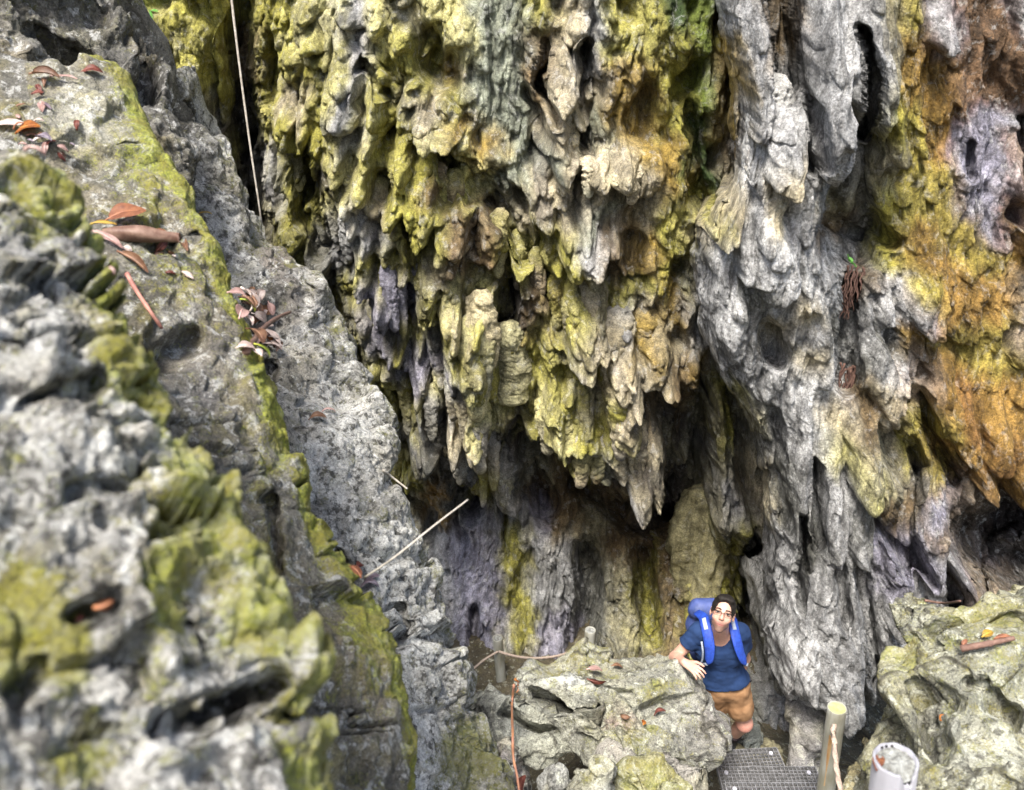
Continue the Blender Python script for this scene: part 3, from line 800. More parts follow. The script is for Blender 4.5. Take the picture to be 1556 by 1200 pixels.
slab_a, PSA = slab('rock_slab', RIDGE_A, [(-170, 100), (-170, 1250)], (190, 1285), [(190, 2.1), (400, 1.85), (700, 1.6), (1000, 1.45), (1220, 1.35)],
    [(190, 1.75), (400, 1.45), (700, 1.25), (1000, 1.1), (1220, 1.0)], KARST_NEAR, 14.2, .34, .9, .24, R=30, na=420, spk=1.0, olive=.5, tone=(.38, .375, .35), back=.7, bulge=.05,
    holes=[([(255, 1120), (330, 1075), (400, 1035)], 30, .16), ([(30, 640), (130, 600)], 20, .07), ([(110, 945), (160, 930)], 20, .07), ([(20, 1060), (60, 1010)], 24, .08), ([(-20, 530), (90, 530)], 14, .05), ([(60, 410), (75, 450)], 16, .05), ([(280, 960), (330, 1010)], 26, .06), ([(100, 760), (180, 750)], 18, .05)],
    lumps=[(180, 690, 60, 50, -.04), (80, 720, 50, 40, -.03), (250, 860, 40, 60, -.04), (430, 930, 40, 50, -.03), (250, 1150, 40, 40, -.05), (60, 1100, 40, 50, -.04)],
    moss_blobs=[(60, 290, 60, 70, .2), (180, 560, 50, 60, .24), (300, 760, 70, 110, .24), (400, 930, 60, 90, .25), (30, 950, 70, 90, .25), (110, 1000, 30, 60, .2), (250, 900, 40, 90, .2), (120, 1160, 60, 40, .14), (440, 1170, 40, 50, .2), (200, 470, 60, 40, .12)],
    colblobs=[(130, 720, 120, 70, (.52, .52, .49), .8), (70, 430, 70, 60, (.5, .5, .48), .6), (250, 1170, 50, 40, (.66, .66, .64), .9), (60, 580, 60, 40, (.5, .5, .47), .6), (380, 990, 30, 50, (.62, .62, .58), .7)])
tag(slab_a, 'out of focus mossy boulder face filling the lower left, nearest to the lens', 'rock slab')
slab_d, PSD = slab('rock_slab', [(190, -60), (186, -10), (200, 40), (232, 110), (262, 170), (300, 240), (300, 300)], [(-160, -60), (-160, 300)], (-60, 300), [(-60, 5.6), (300, 5.2)], [(-60, 4.4), (300, 4.2)],
    KARST, 21.7, .8, 1.0, .0, spk=.75, tone=(.17, .165, .15), back=2, bulge=.1,
    holes=[([(55, 60), (110, 110)], 30, .35), ([(120, 20), (140, 40)], 22, .2), ([(200, 60), (215, 160)], 20, .4), ([(60, 180), (90, 230)], 24, .3)])
tag(slab_d, 'dark grey pitted rock in the upper left corner, behind the leaning mossy slab', 'rock slab')

# ================================================================ boulders
def boulder(name, outline, tc, tilt, H, mat, seed, scale=1.0, amp=1.0, strata=None, tone=(.34, .34, .31), moss=.2, nr=220, nth=620, pw=2.6, back=None, feats=(), spk=.7, warm=.4, moss_blobs=(), colblobs=(), parent=None):
    o = np.array(outline, float); c = o.mean(0)
    th = np.linspace(0, 2 * np.pi, nth, endpoint=False)
    po = np.arctan2(o[:, 1] - c[1], o[:, 0] - c[0]); ra = np.hypot(o[:, 0] - c[0], o[:, 1] - c[1])
    k = np.argsort(po); po, ra = po[k], ra[k]
    # polygon outline as a radius per angle
    pts = np.stack([c[0] + ra * np.cos(po), c[1] + ra * np.sin(po)], -1)
    R = np.zeros(nth)
    for i in range(len(pts)):
        p, q = pts[i], pts[(i + 1) % len(pts)]
        d = np.stack([np.cos(th), np.sin(th)], -1)
        e = q - p; den = d[:, 0] * e[1] - d[:, 1] * e[0]
        with np.errstate(all='ignore'):
            s = ((p[0] - c[0]) * e[1] - (p[1] - c[1]) * e[0]) / den
            u = ((p[0] - c[0]) * d[:, 1] - (p[1] - c[1]) * d[:, 0]) / den
        ok = (s > 0) & (u >= -1e-6) & (u <= 1 + 1e-6)
        R = np.where(ok, np.maximum(R, s), R)
    rk = np.concatenate([np.sin(np.linspace(0.002, 1, nr) * np.pi / 2), np.sin(np.linspace(1, 0.01, nr // 3) * np.pi / 2)[1:]])
    front = np.concatenate([np.ones(nr), -np.ones(nr // 3 - 1)])
    r = rk[:, None]
    X = c[0] + r * R[None] * np.cos(th)[None]; Y = c[1] + r * R[None] * np.sin(th)[None]
    dome = np.clip(1 - r ** pw, 0, 1) ** (1 / pw)
    t = tc + tilt[0] * (X - c[0]) / 100 + tilt[1] * (Y - c[1]) / 100
    Hb = back if back else H
    Z = raster()
    for f_ in feats: cleft(Z, *f_) if isinstance(f_[0], list) else blob(Z, *f_)
    t = t - np.where(front[:, None] > 0, H, -Hb) * dome
    P = grid_points(X, Y, t).astype(f32)
    n = grid_normals(np.concatenate([P[:, -3:], P, P[:, :3]], 1))[:, 3:-3]
    cen = P.reshape(-1, 3).mean(0)
    n = np.where(((P - cen) * n).sum(-1).mean() < 0, -n, n)
    P = grid_points(X, Y, t + np.where(front[:, None] > 0, sample(Z, X, Y) * dome, 0)).astype(f32)
    q = 1 / scale
    hh = facet(P + .10 * scale * perlin(P, 3 * q, seed)[..., None], 1.35 * q, seed) * .25 + facet(P + .04 * scale * perlin(P, 8 * q, seed)[..., None], 3.4 * q, seed + 9) * .07 + fbm(P, 2.4 * q, 5, .55, seed + 4) * .05 \
        + fbm(P, 9 * q, 3, .6, seed + 6, 'r') * .016
    if strata is not None:
        sn = np.array(strata[:3]); s = (P @ sn.astype(f32)) * strata[3] + fbm(P, 1.5 * q, 3, .5, seed + 20) * .8
        fr = s - np.floor(s)
        hh = hh + strata[4] * (np.where(fr < .8, fr / .8, (1 - fr) / .2) - .5)
    hh = hh - np.quantile(hh, .6)
    Pd = P + n * (hh * amp * scale)[..., None]
    mb = raster()
    for m_ in moss_blobs: blob(mb, *m_)
    br = fbm(P, 2.6 * q, 4, .6, seed + 50)
    col = np.ones(X.shape + (3,)) * np.array(tone) * (1 + .5 * br[..., None])
    wm = (sstep(-.15, .3, fbm(P, 1.9 * q, 3, .6, seed + 70)) * warm)[..., None]
    col = col * (1 - wm) + wm * np.array((.40, .37, .20))
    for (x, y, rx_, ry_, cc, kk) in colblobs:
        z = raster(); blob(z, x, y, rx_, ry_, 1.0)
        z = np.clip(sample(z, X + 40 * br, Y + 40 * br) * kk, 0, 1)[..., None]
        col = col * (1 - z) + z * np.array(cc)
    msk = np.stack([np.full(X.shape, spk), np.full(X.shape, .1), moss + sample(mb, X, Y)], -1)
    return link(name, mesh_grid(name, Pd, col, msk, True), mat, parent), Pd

STR = (.25, .15, .95, 3.2, .09)
bo1, PB1 = boulder('boulder', [(778, 1064), (806, 1034), (848, 1000), (886, 984), (930, 1000), (990, 1008), (1034, 1010), (1044, 1046), (1052, 1090), (1060, 1140), (1066, 1215), (1035, 1200), (1000, 1165), (950, 1152), (900, 1142), (862, 1116), (835, 1080), (800, 1062)],
    5.75, (.06, -.36), .42, BOULDER, 2.2, 1.0, .9, STR, tone=(.30, .30, .255), moss=.24, warm=.3, nr=300, nth=760,
    feats=[([(800, 1060), (850, 1070), (903, 1079)], 13, .55), ([(985, 1072), (1010, 1068), (1030, 1070)], 12, .14), ([(940, 1110), (960, 1135)], 9, .12), ([(840, 1025), (900, 1040), (960, 1046)], 7, .1)],
    moss_blobs=[(895, 990, 50, 20, .12), (1000, 1045, 26, 14, .2), (970, 1120, 40, 26, .14), (1080, 1130, 14, 40, .14), (830, 1010, 30, 16, .14)],
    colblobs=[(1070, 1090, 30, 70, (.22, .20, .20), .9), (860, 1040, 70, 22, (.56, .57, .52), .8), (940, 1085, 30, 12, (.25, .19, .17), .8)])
tag(bo1, 'large layered lichen-covered boulder that the hiker rests his hand on', 'boulder', )
bo2, _ = boulder('boulder', [(722, 1062), (800, 1068), (872, 1086), (892, 1110), (900, 1134), (840, 1148), (785, 1142), (735, 1105)],
    5.75, (.0, -.3), .26, BOULDER, 6.1, .8, .8, STR, tone=(.33, .34, .30), moss=.14, nr=140, nth=420, warm=.2, feats=[([(770, 1090), (820, 1108), (880, 1112)], 6, .2)])
tag(bo2, 'layered grey ledge of rock under the big boulder, above the black hollow', 'boulder')
bo3, _ = boulder('boulder', [(872, 1165), (905, 1152), (935, 1155), (944, 1180), (938, 1225), (870, 1225), (862, 1200)], 4.75, (0, -.2), .22, BOULDER, 9.3, .5, .9, None, tone=(.44, .44, .38), moss=.2, nr=110, nth=320, moss_blobs=[(895, 1180, 16, 14, .2)])
tag(bo3, 'pale squarish stone with a moss patch, at the bottom edge below the big boulder', 'boulder')
bo4, _ = boulder('boulder', [(960, 1175), (1000, 1160), (1040, 1175), (1060, 1225), (950, 1225)], 4.8, (0, -.2), .22, BOULDER, 12.3, .5, .9, None, tone=(.40, .40, .26), moss=.34, nr=100, nth=320, warm=.7)
tag(bo4, 'yellow-green mossy stone at the bottom edge, left of the grating', 'boulder')
bo5, _ = boulder('boulder', [(755, 1150), (775, 1125), (795, 1150), (800, 1180), (790, 1225), (750, 1225), (745, 1190)], 4.95, (0, -.2), .2, BOULDER, 15.3, .45, .9, None, tone=(.40, .37, .35), moss=.12, nr=90, nth=300)
tag(bo5, 'narrow upright grey stone standing behind the thin reddish vine', 'boulder')
bo6, _ = boulder('boulder', [(818, 1185), (832, 1168), (850, 1170), (858, 1190), (850, 1225), (815, 1225)], 4.9, (0, -.2), .16, BOULDER, 18.3, .4, .9, None, tone=(.42, .42, .38), moss=.1, nr=90, nth=280)
tag(bo6, 'small crumbly pale stone between the vine and the squarish stone', 'boulder')
bo7, _ = boulder('boulder', [(940, 1215), (935, 1165), (960, 1150), (1010, 1150), (1050, 1165), (1072, 1165), (1078, 1225)], 5.1, (0, -.2), .2, BOULDER, 20.3, .6, .9, None, tone=(.36, .34, .30), moss=.1, nr=90, nth=300)
tag(bo7, 'grey-brown stone wedged between the big boulder and the steps', 'boulder')
bo8, PB8 = boulder('boulder', [(1348, 915), (1420, 902), (1480, 905), (1520, 880), (1580, 862), (1700, 850), (1720, 1290), (1312, 1290), (1326, 1180), (1326, 1100), (1338, 1020), (1350, 960)],
    4.55, (-.06, -.33), .5, BOULDER, 25.5, 1.0, .9, (-.2, .2, .95, 2.6, .07), tone=(.32, .32, .25), moss=.27, warm=.4, nr=340, nth=760, pw=3.2, spk=.85,
    feats=[([(1420, 985), (1500, 970), (1550, 962)], 10, .1), ([(1350, 945), (1375, 975)], 14, .15), ([(1400, 1070), (1440, 1100)], 26, .15), ([(1470, 1070), (1540, 1080)], 14, .14), ([(1410, 1110), (1430, 1150)], 20, .14)],
    moss_blobs=[(1480, 930, 90, 26, .12), (1350, 1000, 14, 40, .22), (1500, 970, 60, 14, .22), (1390, 1000, 30, 60, .12), (1520, 1030, 40, 40, .1)],
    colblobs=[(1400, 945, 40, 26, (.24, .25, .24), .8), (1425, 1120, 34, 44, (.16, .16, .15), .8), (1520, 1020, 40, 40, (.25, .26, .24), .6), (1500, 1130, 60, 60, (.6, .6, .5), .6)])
tag(bo8, 'big yellow-green lichened boulder on the right behind the broken pipe', 'boulder')
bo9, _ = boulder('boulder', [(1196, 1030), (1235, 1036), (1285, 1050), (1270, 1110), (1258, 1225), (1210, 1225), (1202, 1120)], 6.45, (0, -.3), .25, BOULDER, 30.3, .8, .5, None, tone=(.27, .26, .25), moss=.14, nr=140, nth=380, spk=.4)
tag(bo9, 'smooth shaded grey rock beneath the overhanging foot of the buttress, behind the white post', 'boulder')
bo11, _ = boulder('boulder', [(560, 1000), (620, 1015), (690, 1040), (720, 1060), (740, 1100), (765, 1225), (600, 1225)], 5.9, (0, -.2), .3, BOULDER, 36.3, .8, .9, None, tone=(.24, .23, .20), moss=.16, nr=140, nth=380)
tag(bo11, 'dim grey rock in the gully between the sharp slab and the big boulder', 'boulder')
bo12, _ = boulder('boulder', [(1294, 1185), (1318, 1130), (1345, 1120), (1350, 1240), (1288, 1240)], 4.75, (0, -.3), .2, BOULDER, 39.3, .5, .9, None, tone=(.42, .36, .20), moss=.2, nr=100, nth=300, warm=.8)
tag(bo12, 'tan and yellow rock slope between the white post and the broken pipe', 'boulder')
bo13, _ = boulder('boulder', [(1120, 1105), (1140, 1085), (1148, 1110), (1152, 1140), (1130, 1146), (1118, 1135)], 6.75, (0, -.3), .12, BOULDER, 42.3, .3, .8, None, tone=(.20, .22, .21), moss=.05, nr=70, nth=200, spk=.3, warm=.1)
tag(bo13, 'smooth grey-green stone beside the hiker\'s shoe', 'boulder')

# ================================================================ ground
def ground():
    xs = np.concatenate([np.linspace(-120, -6, 20)[:-1], np.linspace(-6, 6, 260), np.linspace(6, 120, 20)[1:]])
    ys = np.concatenate([np.linspace(-120, -2, 20)[:-1], np.linspace(-2, 10, 260), np.linspace(10, 120, 20)[1:]])
    X, Y = np.meshgrid(xs, ys)
    g = lambda x, y, rx, ry: np.exp(-((X - x) / rx) ** 2 - ((Y - y) / ry) ** 2)
    Zs = .55 + 1.15 * g(1.7, 4.6, 1.6, 1.0) + .35 * g(.8, 6.4, 1.5, 1.0)
    P = np.stack([X, Y, Zs], -1).astype(f32)
    P[..., 2] += fbm(P, .8, 5, .55, 2.) * .3
    col = np.ones(P.shape) * np.array((.13, .11, .07)); 
    msk = np.ones(P.shape) * np.array((.5, 0, .2))
    return mesh_grid('ground', P, col, msk)
g_ = link('ground', ground(), BOULDER); tag(g_, 'dark leaf-strewn floor of the gully', 'ground', kind='structure')
# ================================================================ where a pixel's ray meets the rock built so far
_SP = np.concatenate([A[::2, ::2].reshape(-1, 3) for A in (PC, PB, PSA, PSB, PSC, PSD, PB1, PB8)]).astype(f32)
_zc = _SP[:, 1] * cp - (_SP[:, 2] - CZ) * sp; _up = _SP[:, 1] * sp + (_SP[:, 2] - CZ) * cp
_zs = np.maximum(_zc, .05)
_PX = np.stack([778 + F * _SP[:, 0] / _zs, 600 - F * _up / _zs], -1)
_ok = (_zc > .3) & (np.abs(_PX[:, 0] - 778) < 900) & (np.abs(_PX[:, 1] - 600) < 720)
_SP, _PX, _zc = _SP[_ok], _PX[_ok], _zc[_ok]

def surf(X, Y, r=9):
    """nearest rock along the ray: point, distance and outward normal (towards the open side)"""
    m = np.nonzero((np.abs(_PX[:, 0] - X) < r) & (np.abs(_PX[:, 1] - Y) < r))[0]
    if len(m) < 6: return surf(X, Y, r * 2)
    t = np.quantile(_zc[m], .12)
    q = m[_zc[m] < t + max(.05, .03 * t)]
    P = _SP[q]; c = P.mean(0)
    _, _, V = np.linalg.svd(P - c, full_matrices=False)
    n = Vector(V[2].tolist()); p = at(X, Y, t)
    if n.dot(Vector((0, 0, CZ)) - p) < 0: n = -n
    return p, float(t), n

def depth_at_cliff(x, y):
    return float(sample(D, np.array([x * 1.0]), np.array([y * 1.0]))[0]) - .8 * float(sample(HC, np.array([x * 1.0]), np.array([y * 1.0]))[0])

# ================================================================ stalactites that hang clear of the wall
def hanging(name, x, y0, y1, w_, parent, dshift=0.0, lean=0.0, shape='stal', label=None, yd=None, mat=None, tone=None, seed=0, fat=1.0):
    yd = (depth_at_cliff(x, y0 + 8) if yd is None else yd) + dshift
    t0 = yd / float(dirs(x, y0)[1]); top = at(x, y0, t0)
    px = F / t0; r = w_ / px
    # length: straight down from the top until the tip projects to row y1
    L = .01
    while L < 4:
        p = top + Vector((0, 0, -L)); zc = p.y * cp - (p.z - CZ) * sp; up = p.y * sp + (p.z - CZ) * cp
        if 600 - F * up / zc >= y1: break
        L += .01
    ns, sg = (160, 110) if shape in ('knob', 'hive', 'dome') else (64, 36)
    v = np.linspace(0, 1, ns)[:, None]; th = np.linspace(0, 2 * np.pi, sg, endpoint=False)[None]
    if shape == 'stal': rad = r * ((1.15 - .6 * v ** 1.3) * np.sqrt(np.clip(1 - np.clip((v - .86) / .14, 0, 1) ** 2, 0, 1)) + 1e-3)
    elif shape == 'bulb': rad = r * (np.sqrt(np.clip(1 - ((v - .62) / .63) ** 2, 0, 1)) * np.where(v > .93, np.sqrt(np.clip(1 - ((v - .93) / .07) ** 2, 0, 1)), 1) + 1e-3)
    else: rad = r * (np.where(v < .25, np.sqrt(np.clip(1 - ((v - .25) / .25) ** 2, 0, 1)), 1.0) * np.where(v > .9, np.sqrt(np.clip(1 - ((v - .9) / .1) ** 2, 0, 1)), 1) + 1e-3)
    if shape == 'stal': rad = rad * np.where(v < .16, np.sqrt(np.clip(1 - ((.16 - v) / .16) ** 2, .02, 1)), 1)
    P = np.stack([top.x + rad * np.cos(th) + lean * L * v, top.y + rad * np.sin(th) * .9 + (.12 * np.clip(1 - v / .3, 0, 1) if shape == 'stal' else 0), top.z - L * v + 0 * th], -1).astype(f32)
    d = np.stack([np.cos(th) + 0 * v, np.sin(th) + 0 * v, 0 * v + 0 * th], -1)
    am = min(r, .12)
    if shape == 'knob':
        hh = am * .22 * fbm(P, 6, 4, .5, seed)
        for _ in range(16):                             # small round holes on the side that faces out
            a0, v0, q0 = rng.uniform(-2.5, -.6), rng.uniform(.08, .5), rng.uniform(.008, .02)
            hh = hh - .03 * np.exp(-(((th - 2 * np.pi - a0) * rad) ** 2 + ((v - v0) * L) ** 2) / q0 ** 2)
    elif shape == 'dome':
        hh = am * (1.6 * fbm(P, 2.2, 5, .55, seed, aniso=(1.6, 1.6, .6)) + .5 * fbm(P, 6, 3, .5, seed, 'r', aniso=(1.5, 1.5, .15)))
    elif shape == 'hive':
        hh = am * .10 * fbm(P, 11, 2, .5, seed, 'r', aniso=(1, 1, .05)) + am * .012 * np.sin(v * 130 + 3 * fbm(P, 9, 3, .5, seed + 2)) + am * .75 * fbm(P, 4.5, 4, .55, seed)
    else:
        hh = am * (.55 * fbm(P, .55 / r, 4, .55, seed, aniso=(1, 1, .6)) + .35 * fbm(P, 1.6 / r, 3, .5, seed + 4, 'b', aniso=(1, 1, .7)))
    P = P + d * (hh * (1 - v ** 6))[..., None]
    col = stain_shade_at(np.full(P.shape[:2], float(x)), y0 + (y1 - y0) * v + 0 * th, P, 12) if tone is None else np.ones(P.shape) * np.array(tone) * (1 + .3 * fbm(P, 4, 3, .5, seed)[..., None])
    tn = rng.uniform(-.2, .35); col = col + (np.array((.58, .53, .40)) - col) * max(tn, 0) if tn > 0 else col * (1 + tn)
    msk = np.ones(P.shape) * np.array((.2, .6, .05))
    o = link(name, mesh_grid(name, P, col, msk, True), mat or ROCK, parent)
    if label: o['label'] = label
    return o

for i, a in enumerate([(628, 350, 425, 8), (607, 390, 515, 9), (640, 400, 540, 10), (662, 470, 620, 13), (586, 400, 505, 11), (655, 590, 672, 10), (688, 560, 640, 12), (705, 585, 668, 11),
        (612, 560, 660, 10), (632, 610, 690, 8), (727, 610, 720, 15), (748, 640, 745, 10), (768, 645, 775, 15), (735, 680, 770, 7), (700, 650, 735, 12), (672, 650, 712, 9),
        (830, 610, 690, 16), (860, 620, 705, 14), (890, 640, 742, 16), (915, 650, 735, 13), (945, 580, 700, 19), (968, 640, 728, 15), (985, 640, 770, 12), (1003, 640, 740, 12), (1020, 560, 690, 13),
        (940, 470, 615, 24), (905, 430, 540, 18), (985, 470, 540, 20), (1008, 470, 545, 14), (870, 455, 520, 15), (845, 420, 500, 12), (815, 380, 470, 11), (790, 350, 440, 11), (760, 320, 420, 13), (735, 330, 400, 12),
        (690, 260, 350, 13), (665, 250, 330, 12), (600, 230, 330, 12), (575, 270, 350, 12), (545, 280, 370, 13), (525, 300, 400, 13), (505, 250, 360, 12), (860, 255, 330, 11), (895, 240, 300, 11), (925, 255, 330, 12), (965, 250, 310, 12),
        (470, 90, 210, 13), (445, 190, 290, 13), (430, 300, 400, 14), (455, 350, 450, 12), (490, 380, 470, 11), (535, 420, 530, 12), (560, 470, 600, 11), (578, 560, 650, 9), (600, 620, 700, 9)]):
    hanging('stalactite', *a, cliff, dshift=-.02, seed=i * 3.1, lean=rng.uniform(-.05, .08))
hanging('stalactite', 776, 488, 612, 27, cliff, dshift=-.27, shape='hive', label='beehive-shaped stalactite with a ribbed olive flank', tone=(.33, .31, .17), seed=5, lean=.02)
hanging('stalactite', 730, 440, 560, 26, cliff, dshift=.02, shape='bulb', label='fat cream and orange bulb beside the beehive stalactite', tone=(.42, .36, .20), seed=8)
hanging('stalactite', 722, 480, 640, 24, cliff, dshift=.02, seed=11)
hanging('stalagmite', 1178, 112, 300, 34, butt, yd=5.5, shape='knob', mat=KARST, tone=(.6, .6, .58), label='pale bullet-shaped dripstone knob pricked with small black holes', seed=14)

hanging('flowstone', 1076, 742, 985, 46, cliff, yd=7.35, shape='dome', tone=(.24, .215, .075), label='rounded olive flowstone boss low in the cleft above the hiker', seed=19)

# ================================================================ plants on the buttress
GREEN = simple('fresh_leaf', (.07, .22, .035), .5, col2=(.13, .33, .06), scale=60)
ROOT = simple('root', (.07, .035, .028), .9, col2=(.13, .075, .055), scale=40)
def fern(x, y, size, label, n=7, seed=0):
    p, t, nrm = surf(x, y); rg = random.Random(seed); s = size * t / F
    root = empty('fern', p, label, 'fern', None)
    for k in range(n):
        a = 2 * math.pi * k / n + rg.uniform(-.3, .3)
        side = nrm.orthogonal().normalized(); up2 = nrm.cross(side)
        d = (side * math.cos(a) + up2 * math.sin(a)) * .9 + nrm * .5 + Vector((0, 0, .25)); d.normalize()
        bm = bmesh.new(); L = s * rg.uniform(.7, 1.1)
        pts = [p + nrm * .09 + d * L * q + Vector((0, 0, -.5 * L * q * q)) for q in np.linspace(0, 1, 9)]
        tube(bm, pts, [.004 * s / .15 * (1 - .7 * q) for q in np.linspace(0, 1, 9)], 5)
        for i in range(1, 9):
            w_ = L * .34 * (1 - (i / 9) ** 1.5) + .004
            ax = (pts[min(i + 1, 8)] - pts[i - 1]).normalized(); sd_ = ax.cross(nrm).normalized()
            for sg_ in (-1, 1):
                q = pts[i]; e = q + (sd_ * sg_ * w_ + ax * w_ * .45); m_ = (q + e) / 2
                vs_ = [bm.verts.new(v) for v in (q, m_ + ax * w_ * .25 + nrm * .006, e, m_ - ax * w_ * .2)]
                bm.faces.new(vs_)
        bm_obj('frond', bm, GREEN, root)
    return root
fern(1281, 557, 17, 'small bright green fern in the dark hollow of the grey buttress', 8, 1)
fern(1270, 408, 15, 'tiny pale green plant above the upper clump of brown roots', 5, 2)
fern(205, 14, 26, 'green sprig at the top edge beside the dark corner rock', 7, 3)

def roots(x, y, w_, h, label, n, seed):
    p, t, nrm = surf(x, y); rg = random.Random(seed); k = t / F; bm = bmesh.new()
    for i in range(n):
        q = p + nrm * .02 + Vector((rg.gauss(0, .55) * w_ * k, rg.uniform(-.05, .01), rg.uniform(-.35, .5) * h * k))
        pts = [q]
        for j in range(7):
            pts.append(pts[-1] + Vector((rg.uniform(-.5, .5) * .03, rg.uniform(-.6, .3) * .02, -h * k / 9 * rg.uniform(.5, 1.3))))
        tube(bm, spline(pts, 14), list(np.linspace(.009, .003, 14)), 5)
    return tag(bm_obj('root_clump', bm, ROOT), label, 'roots', 'matted roots hanging from the buttress')
roots(1287, 585, 15, 70, 'brown matted roots hanging under the green fern', 46, 4)
roots(1290, 425, 14, 55, 'dark roots dangling below the tiny pale plant, the upper clump', 34, 5)

# ================================================================ vines, cables, twigs
WOODGREY = simple('dry_stem', (.40, .37, .32), .8, col2=(.22, .19, .15), scale=30)
PALE = simple('pale_stem', (.46, .43, .37), .7, col2=(.32, .29, .24), scale=40)
PINK = simple('reddish_stem', (.40, .20, .15), .6, col2=(.24, .10, .08), scale=25)
ORNG = simple('orange_stem', (.46, .22, .10), .6, col2=(.30, .14, .10), scale=18)
BROWN = simple('brown_stem', (.11, .06, .045), .8, col2=(.20, .12, .09), scale=40)

def stick(name, pts, rad, mat, label, cat, group=None, n=24, knots=0, seed=0):
    bm = bmesh.new(); P = spline(pts, n); rg = random.Random(seed)
    r = [rad * (1 - .35 * i / n) * (1 + (knots * rg.random() if i % 5 == 0 else 0)) for i in range(n)]
    tube(bm, P, r, 8, jit=.15, seed=seed)
    return tag(bm_obj(name, bm, mat), label, cat, group)
stick('hanging_vine', [at(346, -60, 6.5), at(352, 0, 6.5), at(364, 100, 6.55), at(380, 220, 6.6), at(392, 300, 6.65), at(399, 352, 6.7)], .0105, WOODGREY, 'thin straight grey vine hanging down the dark cleft at upper left', 'vine', n=40, knots=.1)
p0, t0, n0 = surf(548, 884)
stick('twig', [p0 + n0 * .02, at(600, 846, t0 - .05), at(660, 798, t0 - .02), at(711, 759, t0 + .05)], .0045, PALE, 'long thin pale stalk sticking out over the gully from the grey slab', 'twig', n=20)
stick('twig', [surf(583, 716)[0] + Vector((0, -.02, .02)), surf(600, 728)[0] + Vector((0, -.04, .03)), surf(620, 745)[0] + Vector((0, -.03, .03))], .008, WOODGREY, 'short brown twig on the edge of the grey slab', 'twig', n=10)
tp = surf(779, 1045)[1]
vt = [surf(x, y, 12)[1] for x, y in ((781, 1046), (778, 1070), (779, 1110), (780, 1150), (786, 1180), (790, 1198))]
vt = [min(vt[i:] + [9]) if False else min(vt[max(0, i - 1):i + 2]) - .12 for i in range(6)]
stick('hanging_vine', [at(781, 1040, vt[0]), at(778, 1070, vt[1]), at(779, 1110, vt[2]), at(780, 1150, min(vt[3], 5.0)), at(786, 1180, min(vt[4], 4.85)), at(791, 1220, min(vt[5], 4.7))], .0085, ORNG, 'thin reddish vine dangling in front of the layered ledge', 'vine', n=30, knots=.3, seed=3)
stick('twig', [surf(200, 424)[0] + Vector((0, -.03, .03)), surf(214, 446)[0] + Vector((0, -.04, .035)), surf(236, 478)[0] + Vector((0, -.04, .03)), surf(253, 506)[0] + Vector((0, -.03, .03))], .0095, PINK, 'straight pinkish twig lying below the curled brown leaf sheath', 'twig', n=18, knots=.25, seed=5)
a_, b_ = surf(383, 543)[0], surf(447, 483)[0]
stick('twig', [a_ + Vector((0, -.06, .05)), a_.lerp(b_, .35) + Vector((0, -.12, .10)), a_.lerp(b_, .7) + Vector((0, -.12, .10)), b_ + Vector((0, -.08, .07))], .014, BROWN, 'dark brown twig lying across the heap of dead leaves', 'twig', n=18, knots=.3, seed=6)
c_ = [surf(x, y)[0] + Vector((0, -.04, .03)) for x, y in ((1452, 984), (1480, 979), (1505, 974), (1532, 968))]
stick('twig', c_, .016, BROWN, 'dark rotten twig in the crease of the big right boulder', 'twig', n=20, knots=.5, seed=7)
c_ = [surf(x, y)[0] + Vector((0, -.02, .02)) for x, y in ((1402, 913), (1430, 917), (1455, 914))]
stick('twig', c_, .008, BROWN, 'thin dark twig on the flat mossy top of the right boulder', 'twig', n=12, seed=8)

# ================================================================ leaves
def leaf_mat(name, c, c2, rough=.45):
    m = simple(name, c, rough, col2=c2, scale=26, bump=.003, spec=.4)
    return m
LM = dict(orange=leaf_mat('leaf_orange', (.50, .19, .03), (.26, .08, .02)), red=leaf_mat('leaf_red', (.24, .075, .05), (.11, .035, .03)), pink=leaf_mat('leaf_pink', (.56, .38, .34), (.34, .20, .17)),
          brown=leaf_mat('leaf_brown', (.30, .17, .10), (.16, .08, .05)), pale=leaf_mat('leaf_pale', (.72, .62, .56), (.50, .38, .33)), purple=leaf_mat('leaf_purple', (.30, .26, .30), (.13, .09, .11)),
          yellow=leaf_mat('leaf_yellow', (.52, .37, .05), (.34, .19, .04)), green=leaf_mat('leaf_green', (.25, .38, .04), (.40, .40, .06)), rust=leaf_mat('leaf_rust', (.40, .17, .08), (.22, .085, .05)))
